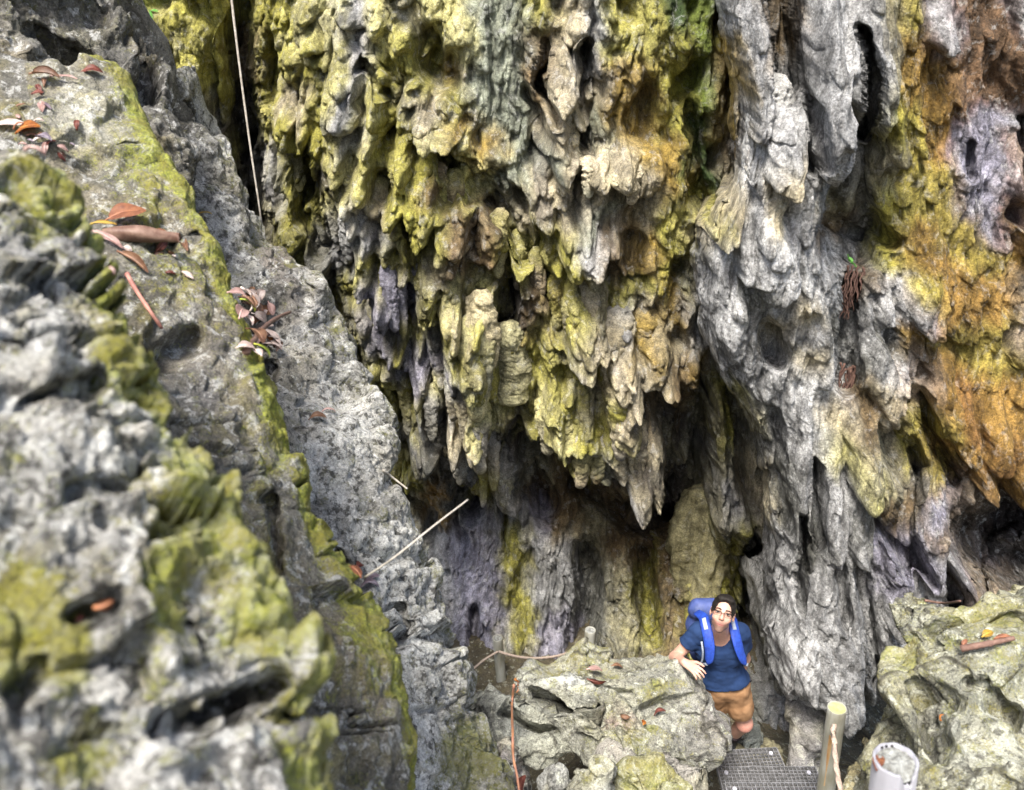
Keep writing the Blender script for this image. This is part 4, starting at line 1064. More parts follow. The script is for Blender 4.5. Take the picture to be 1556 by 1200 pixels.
def leaf(x, y, ln, ang, kind, label, group=None, curl=.6, wide=.42, roll=0.0, lift=.02, off=None, name='dead_leaf', seed=0, tw=.3):
    """a leaf blade lying on the rock at pixel (x, y), ln pixels long, pointing along ang (degrees in the picture), curled along and across"""
    p, t, nrm = surf(x, y); rg = random.Random(seed * 31 + int(x) * 7 + int(y))
    k = t / F; L = ln * k * .88
    nrm = (nrm + Vector((0, -.25, .55))).normalized()
    q, t2, _ = p, t, 0
    d = at(x + 20 * math.cos(math.radians(ang)), y - 20 * math.sin(math.radians(ang)), t) - at(x, y, t)
    d = (d - nrm * d.dot(nrm)).normalized(); s = nrm.cross(d)
    nx, ny = 22, 11
    bm = bmesh.new(); V = []
    c = p + nrm * (lift + .12 * L * abs(curl))
    for i in range(nx):
        u = i / (nx - 1); row = []
        wv = wide * L * (math.sin(math.pi * min(u * .92 + .06, 1)) ** .75) * (1 - .35 * u) + .002
        for j in range(ny):
            v = j / (ny - 1) * 2 - 1
            al = (u - .5) * curl * 2.2                      # bend along the blade
            R = L / (abs(curl) * 2.2 + .01)
            X_ = math.sin(al) * R if abs(curl) > .02 else (u - .5) * L
            Z_ = (math.cos(al) - 1) * R * (-1 if curl < 0 else 1)
            ph = v * (roll + tw * .6)
            w2 = wv * (math.sin(ph) / ph if abs(ph) > .01 else 1) * v
            z2 = wv * ((1 - math.cos(ph)) / max(abs(ph), .01)) * abs(v) ** .5 - .02 * L * (1 - abs(v)) ** 4
            wob = .025 * L * math.sin(7 * u + 3 * v + rg.random() * .2 + seed) * abs(v)
            row.append(bm.verts.new(c + d * X_ + s * (w2 + tw * .1 * L * math.sin(u * 3)) + nrm * (Z_ + z2 + wob)))
        V.append(row)
    for i in range(nx - 1):
        for j in range(ny - 1):
            bm.faces.new((V[i][j], V[i + 1][j], V[i + 1][j + 1], V[i][j + 1]))
    mid = [V[0][ny // 2].co + (V[0][ny // 2].co - V[2][ny // 2].co) * 1.6] + [V[i][ny // 2].co + nrm * .001 for i in range(0, nx - 2, 2)]
    bmesh.ops.solidify(bm, geom=bm.faces[:], thickness=.0018)
    tube(bm, mid, list(np.linspace(.0045, .0015, len(mid))), 6)
    return tag(bm_obj(name, bm, LM[kind]), label, 'leaf', group)

leaf(46, 199, 40, 25, 'orange', 'glossy orange leaf lying on the nearest boulder crest at far left', curl=.5, wide=.5, seed=1)
leaf(14, 192, 70, 175, 'pale', 'long pale folded leaf pointing off the left edge by the orange leaf', curl=.3, wide=.12, seed=2)
leaf(68, 214, 40, -40, 'purple', 'greyish purple dry leaf below the orange leaf', curl=.7, wide=.22, seed=3)
leaf(52, 240, 34, 10, 'pink', 'pale pink shrivelled leaf on moss under the purple leaf', curl=.8, wide=.3, seed=4)
leaf(72, 121, 46, -5, 'brown', 'plump pinkish brown curled leaf on top of the leaning slab', curl=.3, wide=.34, roll=1.2, lift=.03, seed=5)
leaf(100, 122, 40, 5, 'pink', 'thin pink leaf stalk beside the plump curled leaf', curl=.2, wide=.1, seed=6)
leaf(60, 146, 18, 20, 'red', 'small deep red leaf in the gap left of the leaning slab', curl=.4, seed=7)
leaf(142, 111, 34, 20, 'red', 'dark red leaf on the top edge of the leaning slab', curl=.7, wide=.25, seed=8)
leaf(198, 338, 62, 35, 'rust', 'rusty red leaf standing behind the curled brown sheath', curl=.35, wide=.42, lift=.05, seed=9)
leaf(160, 346, 40, 10, 'yellow', 'yellow-orange leaf edge just left of the rusty leaf', curl=.3, wide=.25, seed=10)
leaf(312, 328, 24, 30, 'yellow', 'small bright yellow leaf on the crest above the curled sheath', curl=.6, wide=.3, seed=11)
leaf(165, 368, 60, -35, 'pink', 'pinkish strip of dry leaf under the left end of the sheath', curl=.2, wide=.14, seed=12)
leaf(205, 402, 60, -38, 'brown', 'rolled tan-brown leaf with a torn tip below the sheath', curl=.25, wide=.22, roll=1.4, seed=13)
leaf(281, 378, 50, -65, 'brown', 'brown leaf hanging from the right end of the sheath', curl=.5, wide=.16, roll=.8, seed=14)
leaf(244, 372, 36, 40, 'red', 'dark reddish shred of leaf beneath the sheath', curl=.8, wide=.2, seed=15)
leaf(484, 636, 34, 25, 'brown', 'reddish brown curled leaf alone on the pale grey slab', curl=1.0, wide=.22, seed=16)
leaf(500, 627, 26, 30, 'pink', 'light pinkish leaf tip touching the lone reddish leaf', curl=.9, wide=.16, seed=17)
leaf(536, 872, 28, 100, 'rust', 'salmon red leaf at the foot of the long pale stalk', curl=.5, wide=.45, seed=18)
leaf(545, 862, 18, 60, 'red', 'small crimson leaf behind the salmon leaf', curl=.4, seed=19)
leaf(562, 893, 40, 20, 'purple', 'crumpled purple-grey leaf below the long pale stalk', curl=1.0, wide=.35, seed=20)
leaf(566, 880, 32, -10, 'purple', 'flat dusky leaf above the crumpled purple one', curl=.5, wide=.3, seed=21)
leaf(157, 905, 30, 10, 'rust', 'blurred orange-red leaf on the nearest boulder', curl=.6, wide=.4, seed=22)
leaf(108, 938, 22, 60, 'red', 'blurred dark red leaf in a hollow of the nearest boulder', curl=.6, wide=.4, seed=23)
leaf(790, 1040, 32, 40, 'rust', 'bright orange leaf at the top of the reddish dangling vine', curl=.7, wide=.4, seed=24)
leaf(904, 1020, 26, 10, 'pink', 'reddish leaf on top of the big layered boulder', curl=.4, wide=.3, seed=25)
leaf(908, 1032, 30, -8, 'red', 'narrow red leaf below the reddish one on the big boulder', curl=.4, wide=.2, seed=26)
leaf(938, 1015, 20, 20, 'brown', 'small brown leaf near the crest of the big boulder', curl=.5, wide=.3, seed=27)
leaf(1004, 1084, 24, 10, 'red', 'dull reddish leaf lodged under the right lip of the big boulder', curl=1.0, wide=.2, seed=28)
leaf(950, 1088, 20, 170, 'brown', 'brownish leaf scrap in the middle hollow of the big boulder', curl=1.1, wide=.22, seed=29)
leaf(976, 1100, 12, 60, 'orange', 'tiny orange leaf in the middle of the big boulder face', curl=.4, wide=.4, seed=30)
leaf(1009, 1167, 16, -10, 'rust', 'small orange-red leaf above the mossy bottom stone', curl=.4, wide=.4, seed=31)
leaf(857, 1176, 26, 50, 'red', 'dark red leaf between the crumbly and squarish stones', curl=.6, wide=.35, seed=32)
leaf(798, 1190, 30, 80, 'red', 'red leaf at the bottom edge beside the reddish vine', curl=.6, wide=.4, seed=33)
leaf(822, 1194, 24, 20, 'purple', 'faded purple leaf at the bottom edge, right of the red one', curl=.6, wide=.4, seed=34)
leaf(1466, 978, 14, 60, 'rust', 'small red leaf standing in the crease of the right boulder', curl=.4, wide=.3, seed=35)
leaf(1500, 966, 22, 30, 'yellow', 'yellow leaf by the rotten twig on the right boulder', curl=.5, wide=.35, seed=36)
leaf(1525, 972, 26, -15, 'rust', 'russet leaf at the right end of the rotten twig', curl=.5, wide=.2, seed=37)
leaf(1436, 1093, 14, 30, 'orange', 'small curled orange leaf on the face of the right boulder', curl=1.1, wide=.2, seed=38)
leaf(785, 1035, 20, 190, 'orange', 'second orange leaf tucked under the bright one by the vine', curl=.7, wide=.3, seed=39)
# the heap on the grey slab
hr = random.Random(21)
for i in range(34):
    u, v = hr.random(), hr.gauss(0, .5)
    x, y = 366 + 40 * u + 22 * v, 458 + 84 * u - 18 * v
    leaf(x, y, hr.uniform(20, 46), hr.uniform(-90, 110), hr.choice(['pale', 'pink', 'pale', 'pale', 'pink', 'brown', 'rust', 'green' if i % 3 == 0 else 'brown', 'orange' if i % 4 == 0 else 'pale']),
         'dry leaf in the littered heap on the sharp grey slab', 'leaf litter heaped on the grey slab', curl=hr.uniform(.2, .8), wide=hr.uniform(.2, .42), lift=.03 + .06 * hr.random(), seed=50 + i, tw=hr.uniform(.2, 1.4))

# scraps of leaf strewn on the upper ledges
for i in range(34):
    if i < 20: x, y = hr.uniform(2, 118), hr.uniform(112, 250)
    else: x, y = hr.uniform(140, 300), hr.uniform(352, 430)
    leaf(x, y, hr.uniform(9, 26), hr.uniform(-180, 180), hr.choice(['brown', 'pink', 'red', 'rust', 'purple', 'pale', 'brown']), 'small dry leaf scrap strewn on the upper left ledges', 'leaf scraps strewn on the upper left ledges', curl=hr.uniform(.2, 1.0), wide=hr.uniform(.15, .4), lift=.008, seed=120 + i)

# the big curled sheath: a rolled, split tube
def sheath():
    a = surf(158, 358)[0] + Vector((0, -.02, .045)); b = surf(268, 358)[0] + Vector((0, -.05, .05)); tt = surf(210, 360)[1]
    a = at(148, 360, tt - .06); b = at(272, 357, tt - .02)
    bm = bmesh.new(); ax = (b - a); n = 40; sg = 26; s1 = ax.normalized().cross(Vector((0, -.6, .8))).normalized(); s2 = s1.cross(ax.normalized())
    V = []
    for i in range(n):
        u = i / (n - 1); c = a + ax * u + s2 * (.02 * math.sin(u * 4)) ; r = .037 * (1 - .45 * u ** 3) * (1 - .3 * (1 - u) ** 6) * (1 + .07 * math.sin(u * 13))
        row = []
        for j in range(sg):
            th = math.radians(-60 + 350 * j / (sg - 1) + 14 * math.sin(u * 6)); rr = r * (1 - .22 * j / sg) * (1 + .05 * math.sin(4 * th + 9 * u))
            row.append(bm.verts.new(c + s1 * math.cos(th) * rr + s2 * math.sin(th) * rr))
        V.append(row)
    for i in range(n - 1):
        for j in range(sg - 1): bm.faces.new((V[i][j], V[i + 1][j], V[i + 1][j + 1], V[i][j + 1]))
    bmesh.ops.solidify(bm, geom=bm.faces[:], thickness=.003)
    return tag(bm_obj('leaf_sheath', bm, leaf_mat('sheath', (.42, .28, .21), (.22, .12, .085))), 'big rolled-up pinkish brown leaf sheath lying on the leaning slab', 'leaf sheath')
sheath()

# ================================================================ posts, ropes, pipe, steps
PVC = simple('weathered_pvc', (.34, .34, .30), .5, col2=(.20, .19, .14), scale=14, stretch=(1, 1, .25))
PVC_CLEAN = simple('grey_pvc', (.31, .31, .335), .5, col2=(.215, .215, .235), scale=7, stretch=(1, 1, .3))
FILL = simple('concrete_fill', (.30, .31, .29), .9, col2=(.10, .10, .09), scale=55, bump=.01)
FILLY = simple('yellowed_fill', (.42, .43, .20), .8, col2=(.28, .30, .12), scale=40, bump=.004)
RUST = simple('rust_stain', (.33, .17, .06), .8, col2=(.45, .33, .18), scale=30, stretch=(1, 1, .2))
BLACK = simple('dark_hole', (.02, .018, .015), .9)
ROPE = simple('rope', (.52, .43, .35), .9, col2=(.36, .27, .22), scale=90, bump=.004)

def post(top, base, r, label, fill, hole=True, mat=PVC, name='post', group=None):
    root = empty(name, base, label, 'post', group)
    ax = (top - base); n = 30; bm = bmesh.new(); seg = 40
    z = ax.normalized(); s1 = z.orthogonal().normalized(); s2 = z.cross(s1)
    ring = lambda c, rr: [bm.verts.new(c + (s1 * math.cos(2 * math.pi * k / seg) + s2 * math.sin(2 * math.pi * k / seg)) * rr) for k in range(seg)]
    R = [ring(base + ax * (i / n), r * (1 + .006 * math.sin(i * 1.7))) for i in range(n)] + [ring(top - z * .003, r), ring(top, r * .975), ring(top, r * .9), ring(top - z * .03, r * .89)]
    for a, b in zip(R[:-1], R[1:]):
        for k in range(seg): bm.faces.new((a[k], a[(k + 1) % seg], b[(k + 1) % seg], b[k]))
    bm_obj('pipe', bm, mat, root)
    bm = bmesh.new(); rg = random.Random(3)
    c = bm.verts.new(top - z * .004)
    rs = [[bm.verts.new(top - z * (.004 + .004 * rg.random()) + (s1 * math.cos(2 * math.pi * k / seg) + s2 * math.sin(2 * math.pi * k / seg)) * r * q) for k in range(seg)] for q in (.35, .65, .9)]
    for k in range(seg): bm.faces.new((c, rs[0][k], rs[0][(k + 1) % seg]))
    for a, b in zip(rs[:-1], rs[1:]):
        for k in range(seg): bm.faces.new((a[k], b[k], b[(k + 1) % seg], a[(k + 1) % seg]))
    bm_obj('fill', bm, fill, root)
    if hole:
        view = (Vector((0, 0, CZ)) - top); view = (view - z * view.dot(z)).normalized(); sd_ = z.cross(view)
        bm = bmesh.new(); c = top - z * hole
        for (w_, h_, dz, mt, nm, of) in ((.030, .034, 0, BLACK, 'rope_hole', .0012),):
            pass
        vv = []
        for k in range(24):
            a = 2 * math.pi * k / 24; th = .17 * math.cos(a) * r / .055
            vv.append(bm.verts.new(c + z * .026 * math.sin(a) + (view * math.cos(th * .9) + sd_ * math.sin(th * .9)) * (r * 1.012)))
        bm.faces.new(vv); ext = bmesh.ops.extrude_face_region(bm, geom=bm.faces[:]); bmesh.ops.translate(bm, verts=[v for v in ext['geom'] if isinstance(v, bmesh.types.BMVert)], vec=-view * .012)
        bm_obj('rope_hole', bm, BLACK, root)
        bm = bmesh.new(); rows = []                      # a run of rust from the hole down the pipe
        for i in range(20):
            q = i / 19; wd = (.20 + .16 * math.sin(q * 5 + 1) * q) * (1 - .5 * q)
            rows.append([bm.verts.new(c - z * (.02 + q * .42) + (view * math.cos(th) + sd_ * math.sin(th)) * (r * 1.009)) for th in np.linspace(-wd - .22, wd - .22, 7)])
        for a, b in zip(rows[:-1], rows[1:]):
            for k in range(6): bm.faces.new((a[k], a[k + 1], b[k + 1], b[k]))
        bm_obj('rust_run', bm, RUST, root)
    return root

def rope(pts, r, label, n=60, turns=20, mat=ROPE, strands=3, group=None):
    P = spline(pts, n); bm = bmesh.new()
    for s_ in range(strands):
        Q = []
        for i, p in enumerate(P):
            d = (P[min(i + 1, n - 1)] - P[max(i - 1, 0)]).normalized(); a = d.cross(Vector((.3, .9, .1))).normalized(); b = d.cross(a)
            th = 2 * math.pi * (turns * i / n + s_ / strands)
            Q.append(p + (a * math.cos(th) + b * math.sin(th)) * r * .52)
        tube(bm, Q, r * .56, 8)
    return tag(bm_obj('rope', bm, mat), label, 'rope', group)

T1 = at(1272, 1075, 4.9); post(T1, T1 + Vector((.085, .02, -1.3)), .0535, 'white weathered post with a yellowed top and a rope through it', FILLY, hole=.155)
rope([at(1268, 1103, 4.86), at(1266, 1108, 4.80), at(1268, 1130, 4.78), at(1271, 1165, 4.6), at(1277, 1200, 4.42), at(1286, 1250, 4.2)], .0155, 'twisted beige rope hanging from the hole in the white post', 110, 34)
T2 = at(756, 969, 8.3); post(T2, T2 + Vector((.07, .02, -1.1)), .05, 'slim grey post at the foot of the purple-grey wall, left of the big boulder', FILL, hole=0)
T3 = at(897, 957, 7.0); post(T3, T3 + Vector((.0, .0, -1.3)), .046, 'short white-topped post peeping over the big boulder', FILL, hole=0)
rope([at(758, 990, 8.22), at(775, 995, 8.1), at(795, 999, 7.9), at(820, 1000, 7.6), at(850, 996, 7.3), at(880, 985, 7.05), at(895, 978, 7.0)], .014, 'slack rope between the two far posts', 70, 40)
rope([at(756, 990, 8.3), at(735, 1003, 8.3), at(712, 1022, 8.3), at(690, 1040, 8.3)], .013, 'rope running down left from the slim grey post', 40, 20)

def broken_pipe():
    top = at(1361, 1153, 2.64); base = top + Vector((.10, .0, -1.0)); r = .067
    root = empty('pipe', base, 'thick grey plastic pipe with a broken rim, filled with grit, at the bottom edge', 'pipe')
    z = (top - base).normalized(); s1 = Vector((1, 0, 0)); s1 = (s1 - z * s1.dot(z)).normalized(); s2 = z.cross(s1); seg = 120
    bm = bmesh.new()
    def notch(a):                                       # how far the rim is broken away, per angle (towards the lens)
        d = (a - math.radians(-72) + math.pi) % (2 * math.pi) - math.pi
        q = max(0, 1 - abs(d) / .50)
        return .050 * min(1, q * 1.5) * (1 + .18 * math.sin(d * 17) + .1 * math.sin(d * 41)) if q > 0 else .0015 * math.sin(a * 9)
    pt = lambda k, rr, dz: top + (s1 * math.cos(2 * math.pi * k / seg) + s2 * math.sin(2 * math.pi * k / seg)) * rr + z * dz
    L = [[], [], [], [], []]
    for k in range(seg):
        n_ = notch(2 * math.pi * k / seg)
        for i, v in enumerate((pt(k, r, -1.0), pt(k, r, -n_ - .003), pt(k, r - .002, -n_), pt(k, r - .009, -n_), pt(k, r - .010, -.2))): L[i].append(bm.verts.new(v))
    for a, b in zip(L[:-1], L[1:]):
        for k in range(seg): bm.faces.new((a[k], a[(k + 1) % seg], b[(k + 1) % seg], b[k]))
    bm_obj('pipe_wall', bm, PVC_CLEAN, root)
    N_ = 70; g = np.linspace(-1, 1, N_); A, B = np.meshgrid(g, g)
    rr = np.maximum(np.abs(A), np.abs(B)); sc = np.where(rr > 0, rr / np.maximum(np.hypot(A, B), 1e-6), 1); A, B = A * sc, B * sc
    P = np.array(top)[None, None] + (A[..., None] * np.array(s1) + B[..., None] * np.array(s2)) * (r - .0098)
    P = P.astype(f32); dep = -.014 - .012 * (B < -.2) * np.clip(-B - .2, 0, 1) * 3 + fbm(P, 40, 4, .6, 2.) * .014
    P = P + dep[..., None] * np.array(z)
    me = mesh_grid('fill', P - np.array(base), None, None); o = link('fill', me, FILL, root)
    bm = bmesh.new()
    for a in (78, 96, 112):                              # dark drilled marks on the rim's inside
        c = top + (s1 * math.cos(math.radians(a)) + s2 * math.sin(math.radians(a))) * (r - .0105) - z * .006
        bmesh.ops.create_uvsphere(bm, u_segments=10, v_segments=6, radius=.0045, matrix=Matrix.Translation(c))
    bm_obj('rim_hole', bm, BLACK, root)
    c = top - z * .02
    bm = bmesh.new(); q = c + s1 * -.035 + s2 * .03
    V = []
    for i in range(12):
        u = i / 11; wv = .016 * math.sin(math.pi * (u * .9 + .05)); d_ = (s1 * .5 + s2 * .85)
        V.append([bm.verts.new(q - d_ * .06 * u * 1.1 + s1 * wv * v - s2 * wv * v * .5 + z * (.012 * math.sin(u * 3) + .008 * abs(v))) for v in (-1, -.5, 0, .5, 1)])
    for i in range(11):
        for j in range(4): bm.faces.new((V[i][j], V[i + 1][j], V[i + 1][j + 1], V[i][j + 1]))
    bmesh.ops.solidify(bm, geom=bm.faces[:], thickness=.0015)
    tag(bm_obj('dead_leaf', bm, LM['rust']), 'pinkish orange dry leaf lying on the grit inside the broken pipe', 'leaf')
broken_pipe()

STEEL = simple('galvanised_steel', (.27, .27, .28), .5, col2=(.13, .13, .13), scale=30)
STEEL.node_tree.nodes['Principled BSDF'].inputs['Metallic'].default_value = .35
BOLT = simple('bolt_steel', (.50, .50, .55), .4)
def step(x0, x1, y0, y1, z, label, skew=0.0):
    root = empty('grating_step', ((x0 + x1) / 2, (y0 + y1) / 2, z), label, 'step', 'metal grating steps')
    def box(bm, a, b):
        m = Matrix.Translation((Vector(a) + Vector(b)) / 2) @ Matrix.Diagonal((b[0] - a[0], b[1] - a[1], b[2] - a[2], 1))
        bmesh.ops.create_cube(bm, size=1, matrix=m)
    bm = bmesh.new()
    nx = int((x1 - x0) / .027); ny = int((y1 - y0) / .027)
    for i in range(nx + 1):
        x = x0 + (x1 - x0) * i / nx; box(bm, (x - .0026, y0, z - .024), (x + .0026, y1, z))
    for j in range(1, ny):
        y = y0 + (y1 - y0) * j / ny; box(bm, (x0, y - .0026, z - .023), (x1, y + .0026, z - .002))
    m = Matrix.Translation((x0, y0, z)) @ Matrix.Rotation(skew, 4, 'Z') @ Matrix.Translation((-x0, -y0, -z))
    bm.transform(m); bm_obj('grating', bm, STEEL, root, smooth=False)
    bm = bmesh.new()
    for (a, b) in (((x0, y0 - .006, z - .034), (x1, y0, z + .001)), ((x0, y1, z - .034), (x1, y1 + .006, z + .001)), ((x0 - .006, y0, z - .034), (x0, y1, z + .001)), ((x1, y0, z - .034), (x1 + .006, y1, z + .001))): box(bm, a, b)
    bm.transform(m); bm_obj('rim', bm, STEEL, root, smooth=False)
    for (bx, by) in ((x0 + .05, y1 - .05), (x1 - .06, y1 - .05), (x0 + .05, y0 + .06), (x1 - .06, y0 + .06)):
        bm = bmesh.new(); bmesh.ops.create_cone(bm, cap_ends=True, segments=12, radius1=.016, radius2=.014, depth=.008, matrix=m @ Matrix.Translation((bx, by, z + .005)))
        bm_obj('bolt', bm, BOLT, root, smooth=False)
    for q in (x0 + .03, x1 - .04):
        bm = bmesh.new(); box(bm, (q, y0, z - .5), (q + .03, y0 + .03, z - .035)); bm.transform(m); bm_obj('leg', bm, STEEL, root, smooth=False)
    return root
step(1.50, 1.98, 4.26, 4.55, 1.98, 'lowest metal grating step, just in front of the hiker\'s shoe', math.radians(4))
step(1.43, 2.11, 3.98, 4.25, 2.16, 'middle metal grating step with pale bolts')
step(1.40, 2.09, 3.68, 3.965, 2.34, 'highest metal grating step, cut off by the bottom edge')

# loose stones on the ground by the hiker
rg = random.Random(5)
STONE = simple('gravel', (.22, .20, .12), .9, col2=(.09, .08, .05), scale=30, bump=.006)
for i in range(34):
    x, y = rg.uniform(1.55, 2.15), rg.uniform(4.55, 5.3)
    bm = bmesh.new(); bmesh.ops.create_icosphere(bm, subdivisions=3, radius=rg.uniform(.03, .07))
    o3 = Vector((rg.random() * 50, rg.random() * 50, 0))
    cs = np.array([v.co[:] for v in bm.verts], f32); nn = 1 + .5 * facet(cs * 1.0, 14, o3.x) + .15 * perlin(cs, 40, o3.y)
    zg = .55 + 1.15 * math.exp(-((x - 1.7) / 1.6) ** 2 - ((y - 4.6) / 1.0) ** 2)
    for v, k in zip(bm.verts, nn): v.co = v.co * float(k); v.co += Vector((x, y, zg + .03))
    tag(bm_obj('pebble', bm, STONE), 'loose stone on the leaf-strewn floor by the hiker', 'stone', 'loose stones on the gully floor')
# ================================================================ the hiker: bodies grown from blended capsules on a voxel field
class Field:
    def __init__(s, lo, hi, h):
        s.lo = np.array(lo, float); s.h = h
        s.n = np.ceil((np.array(hi) - s.lo) / h).astype(int) + 1
        s.v = np.full(s.n, .30, f32)
        s.ax = [s.lo[i] + h * np.arange(s.n[i]) for i in range(3)]
    def win(s, lo, hi):
        sl = []
        for i in range(3):
            a = max(0, int((lo[i] - s.lo[i]) / s.h)); b = min(s.n[i], int((hi[i] - s.lo[i]) / s.h) + 2)
            sl.append(slice(a, max(a, b)))
        g = np.meshgrid(*[s.ax[i][sl[i]] for i in range(3)], indexing='ij')
        return tuple(sl), np.stack(g, -1)
    def put(s, lo, hi, fn, k, sub=False):
        m = k * 1.5 + .04
        sl, P = s.win(np.array(lo) - m, np.array(hi) + m)
        if P.size == 0: return
        d = fn(P).astype(f32); a = s.v[sl]
        if sub:
            d = -d; h = np.clip(.5 - .5 * (a - d) / k, 0, 1); s.v[sl] = a * (1 - h) + d * h + k * h * (1 - h)
        else:
            h = np.clip(.5 + .5 * (a - d) / k, 0, 1); s.v[sl] = a * (1 - h) + d * h - k * h * (1 - h)
    def cap(s, a, b, ra, rb, k=.02, sub=False, sq=None):
        """tapered capsule; sq = (axis, factor) flattens it across a direction"""
        a = np.array(a, float); b = np.array(b, float); r = max(ra, rb) * (1.6 if sq else 1)
        def fn(P):
            ab = b - a; q = P - a
            t = np.clip((q @ ab) / (ab @ ab + 1e-9), 0, 1)[..., None]
            w_ = q - t * ab
            if sq is not None:
                n_ = np.array(sq[0], float); n_ = n_ / np.linalg.norm(n_)
                w_ = w_ + n_ * ((w_ @ n_) * (1 / sq[1] - 1))[..., None]
            return np.linalg.norm(w_, axis=-1) - (ra + (rb - ra) * t[..., 0])
        s.put(np.minimum(a, b) - r, np.maximum(a, b) + r, fn, k, sub)
    def ell(s, c, R, B, k=.02, sub=False):
        """ellipsoid with radii R along the rows of B"""
        c = np.array(c, float); R = np.array(R, float); B = np.array(B, float); r = R.max()
        def fn(P):
            q = (P - c) @ B.T
            l = np.linalg.norm(q / R, axis=-1); g = np.linalg.norm(q / R ** 2, axis=-1)
            return l * (l - 1) / (g + 1e-6)
        s.put(c - r, c + r, fn, k, sub)
    def cut(s, p, n_, k=.006):
        """keep only the side away from n"""
        P = np.stack(np.meshgrid(*s.ax, indexing='ij'), -1)
        d = ((P - np.array(p)) @ np.array(n_)).astype(f32)
        s.v = np.maximum(s.v, d)
    def mesh(s):
        v = s.v; n = v.shape
        ins = v < 0
        c = np.zeros((n[0] - 1, n[1] - 1, n[2] - 1), np.int8)
        for i in (0, 1):
            for j in (0, 1):
                for k in (0, 1): c += ins[i:n[0] - 1 + i, j:n[1] - 1 + j, k:n[2] - 1 + k]
        act = (c > 0) & (c < 8); ids = np.full(c.shape, -1, np.int64); cells = np.argwhere(act); ids[act] = np.arange(len(cells))
        acc = np.zeros((len(cells), 3)); cnt = np.zeros(len(cells))
        I = cells
        for a in range(3):
            o1, o2 = [x for x in range(3) if x != a]
            for u in (0, 1):
                for w_ in (0, 1):
                    p = I.copy(); p[:, o1] += u; p[:, o2] += w_; q = p.copy(); q[:, a] += 1
                    va = v[tuple(p.T)]; vb = v[tuple(q.T)]; m = (va < 0) != (vb < 0)
                    t = np.where(m, va / np.where(m, va - vb, 1), 0)
                    pt = p.astype(float); pt[:, a] += t
                    acc[m] += pt[m]; cnt[m] += 1
        V = s.lo + s.h * acc / cnt[:, None]
        Fs = []
        for a in range(3):
            o1, o2 = (a + 1) % 3, (a + 2) % 3
            sl = [slice(1, -1)] * 3; sl[a] = slice(0, n[a] - 1)
            A = ins[tuple(sl)]; sl2 = list(sl); sl2[a] = slice(1, n[a]); B = ins[tuple(sl2)]
            E = np.argwhere(A != B); fl = A[tuple(E.T)]
            base = E.copy(); base[:, o1] += 1; base[:, o2] += 1
            qs = []
            for u, w_ in ((-1, -1), (0, -1), (0, 0), (-1, 0)):
                p = base.copy(); p[:, o1] += u; p[:, o2] += w_; qs.append(ids[tuple(p.T)])
            Q = np.stack(qs, -1); Q[~fl] = Q[~fl][:, ::-1]; Fs.append(Q)
        Fq = np.concatenate(Fs); Fq = Fq[(Fq >= 0).all(1)]
        return V, Fq

def field_obj(name, fld, mat, parent, col=None, smooth=3):
    V, Fq = fld.mesh()
    # a few Laplacian steps take the voxel steps out
    e = np.concatenate([Fq[:, [0, 1]], Fq[:, [1, 2]], Fq[:, [2, 3]], Fq[:, [3, 0]]]); e = np.concatenate([e, e[:, ::-1]])
    for _ in range(smooth):
        acc = np.zeros_like(V); cnt = np.zeros(len(V))
        np.add.at(acc, e[:, 0], V[e[:, 1]]); np.add.at(cnt, e[:, 0], 1)
        V = V * .5 + .5 * acc / np.maximum(cnt, 1)[:, None]
    me = bpy.data.meshes.new(name)
    off = np.array(wloc(parent)) if parent is not None else 0
    me.vertices.add(len(V)); me.vertices.foreach_set('co', (V - off).astype(f32).ravel())
    me.loops.add(Fq.size); me.loops.foreach_set('vertex_index', Fq.ravel().astype(np.int32))
    me.polygons.add(len(Fq)); me.polygons.foreach_set('loop_start', (np.arange(len(Fq)) * 4).astype(np.int32))
    me.polygons.foreach_set('use_smooth', np.ones(len(Fq), bool)); me.update(calc_edges=True)
    if col is not None:
        a_ = me.color_attributes.new('Col', 'FLOAT_COLOR', 'POINT'); c4 = np.ones((len(V), 4), f32); c4[:, :3] = col(V); a_.data.foreach_set('color', c4.ravel())
    return link(name, me, mat, parent)

A3 = lambda v: np.array(tuple(v), float)
unit = lambda v: np.array(v, float) / np.linalg.norm(v)
def J(x, y, t): return A3(at(x, y, t))

headC = J(1098, 932, 5.62); neckB = J(1093, 964, 5.80)
rSh, lSh = J(1062, 960, 5.84), J(1126, 961, 5.84)
rEl, rWr = J(1026, 999, 5.93), J(1040, 1006, 5.70)
chest, waist, pelvis = J(1095, 986, 5.90), J(1097, 1018, 5.98), J(1103, 1040, 6.02)
lEl, lWr = J(1131, 1000, 6.15), J(1120, 1034, 6.32)
lHip, rHip = J(1117, 1046, 6.03), J(1090, 1045, 6.05)
lKn, lAn = J(1131, 1099, 6.2), J(1109, 1123, 6.56)
rKn, rAn = J(1083, 1088, 6.27), J(1078, 1118, 6.66)
fw_ = unit([-.10, -.93, .0]); fw_ = unit((lSh - rSh)[[1, 0, 2]] * np.array([1, -1, 0])); fw_ = fw_ if fw_[1] < 0 else -fw_     # the way the chest faces
sd_ = unit(np.cross(fw_, [0, 0, 1])); sd_ = sd_ if sd_ @ (lSh - rSh) > 0 else -sd_                                                # towards his left
upb = unit(neckB - pelvis)
fwb = unit(fw_ - upb * (fw_ @ upb))
BB = np.stack([sd_, fwb, upb])

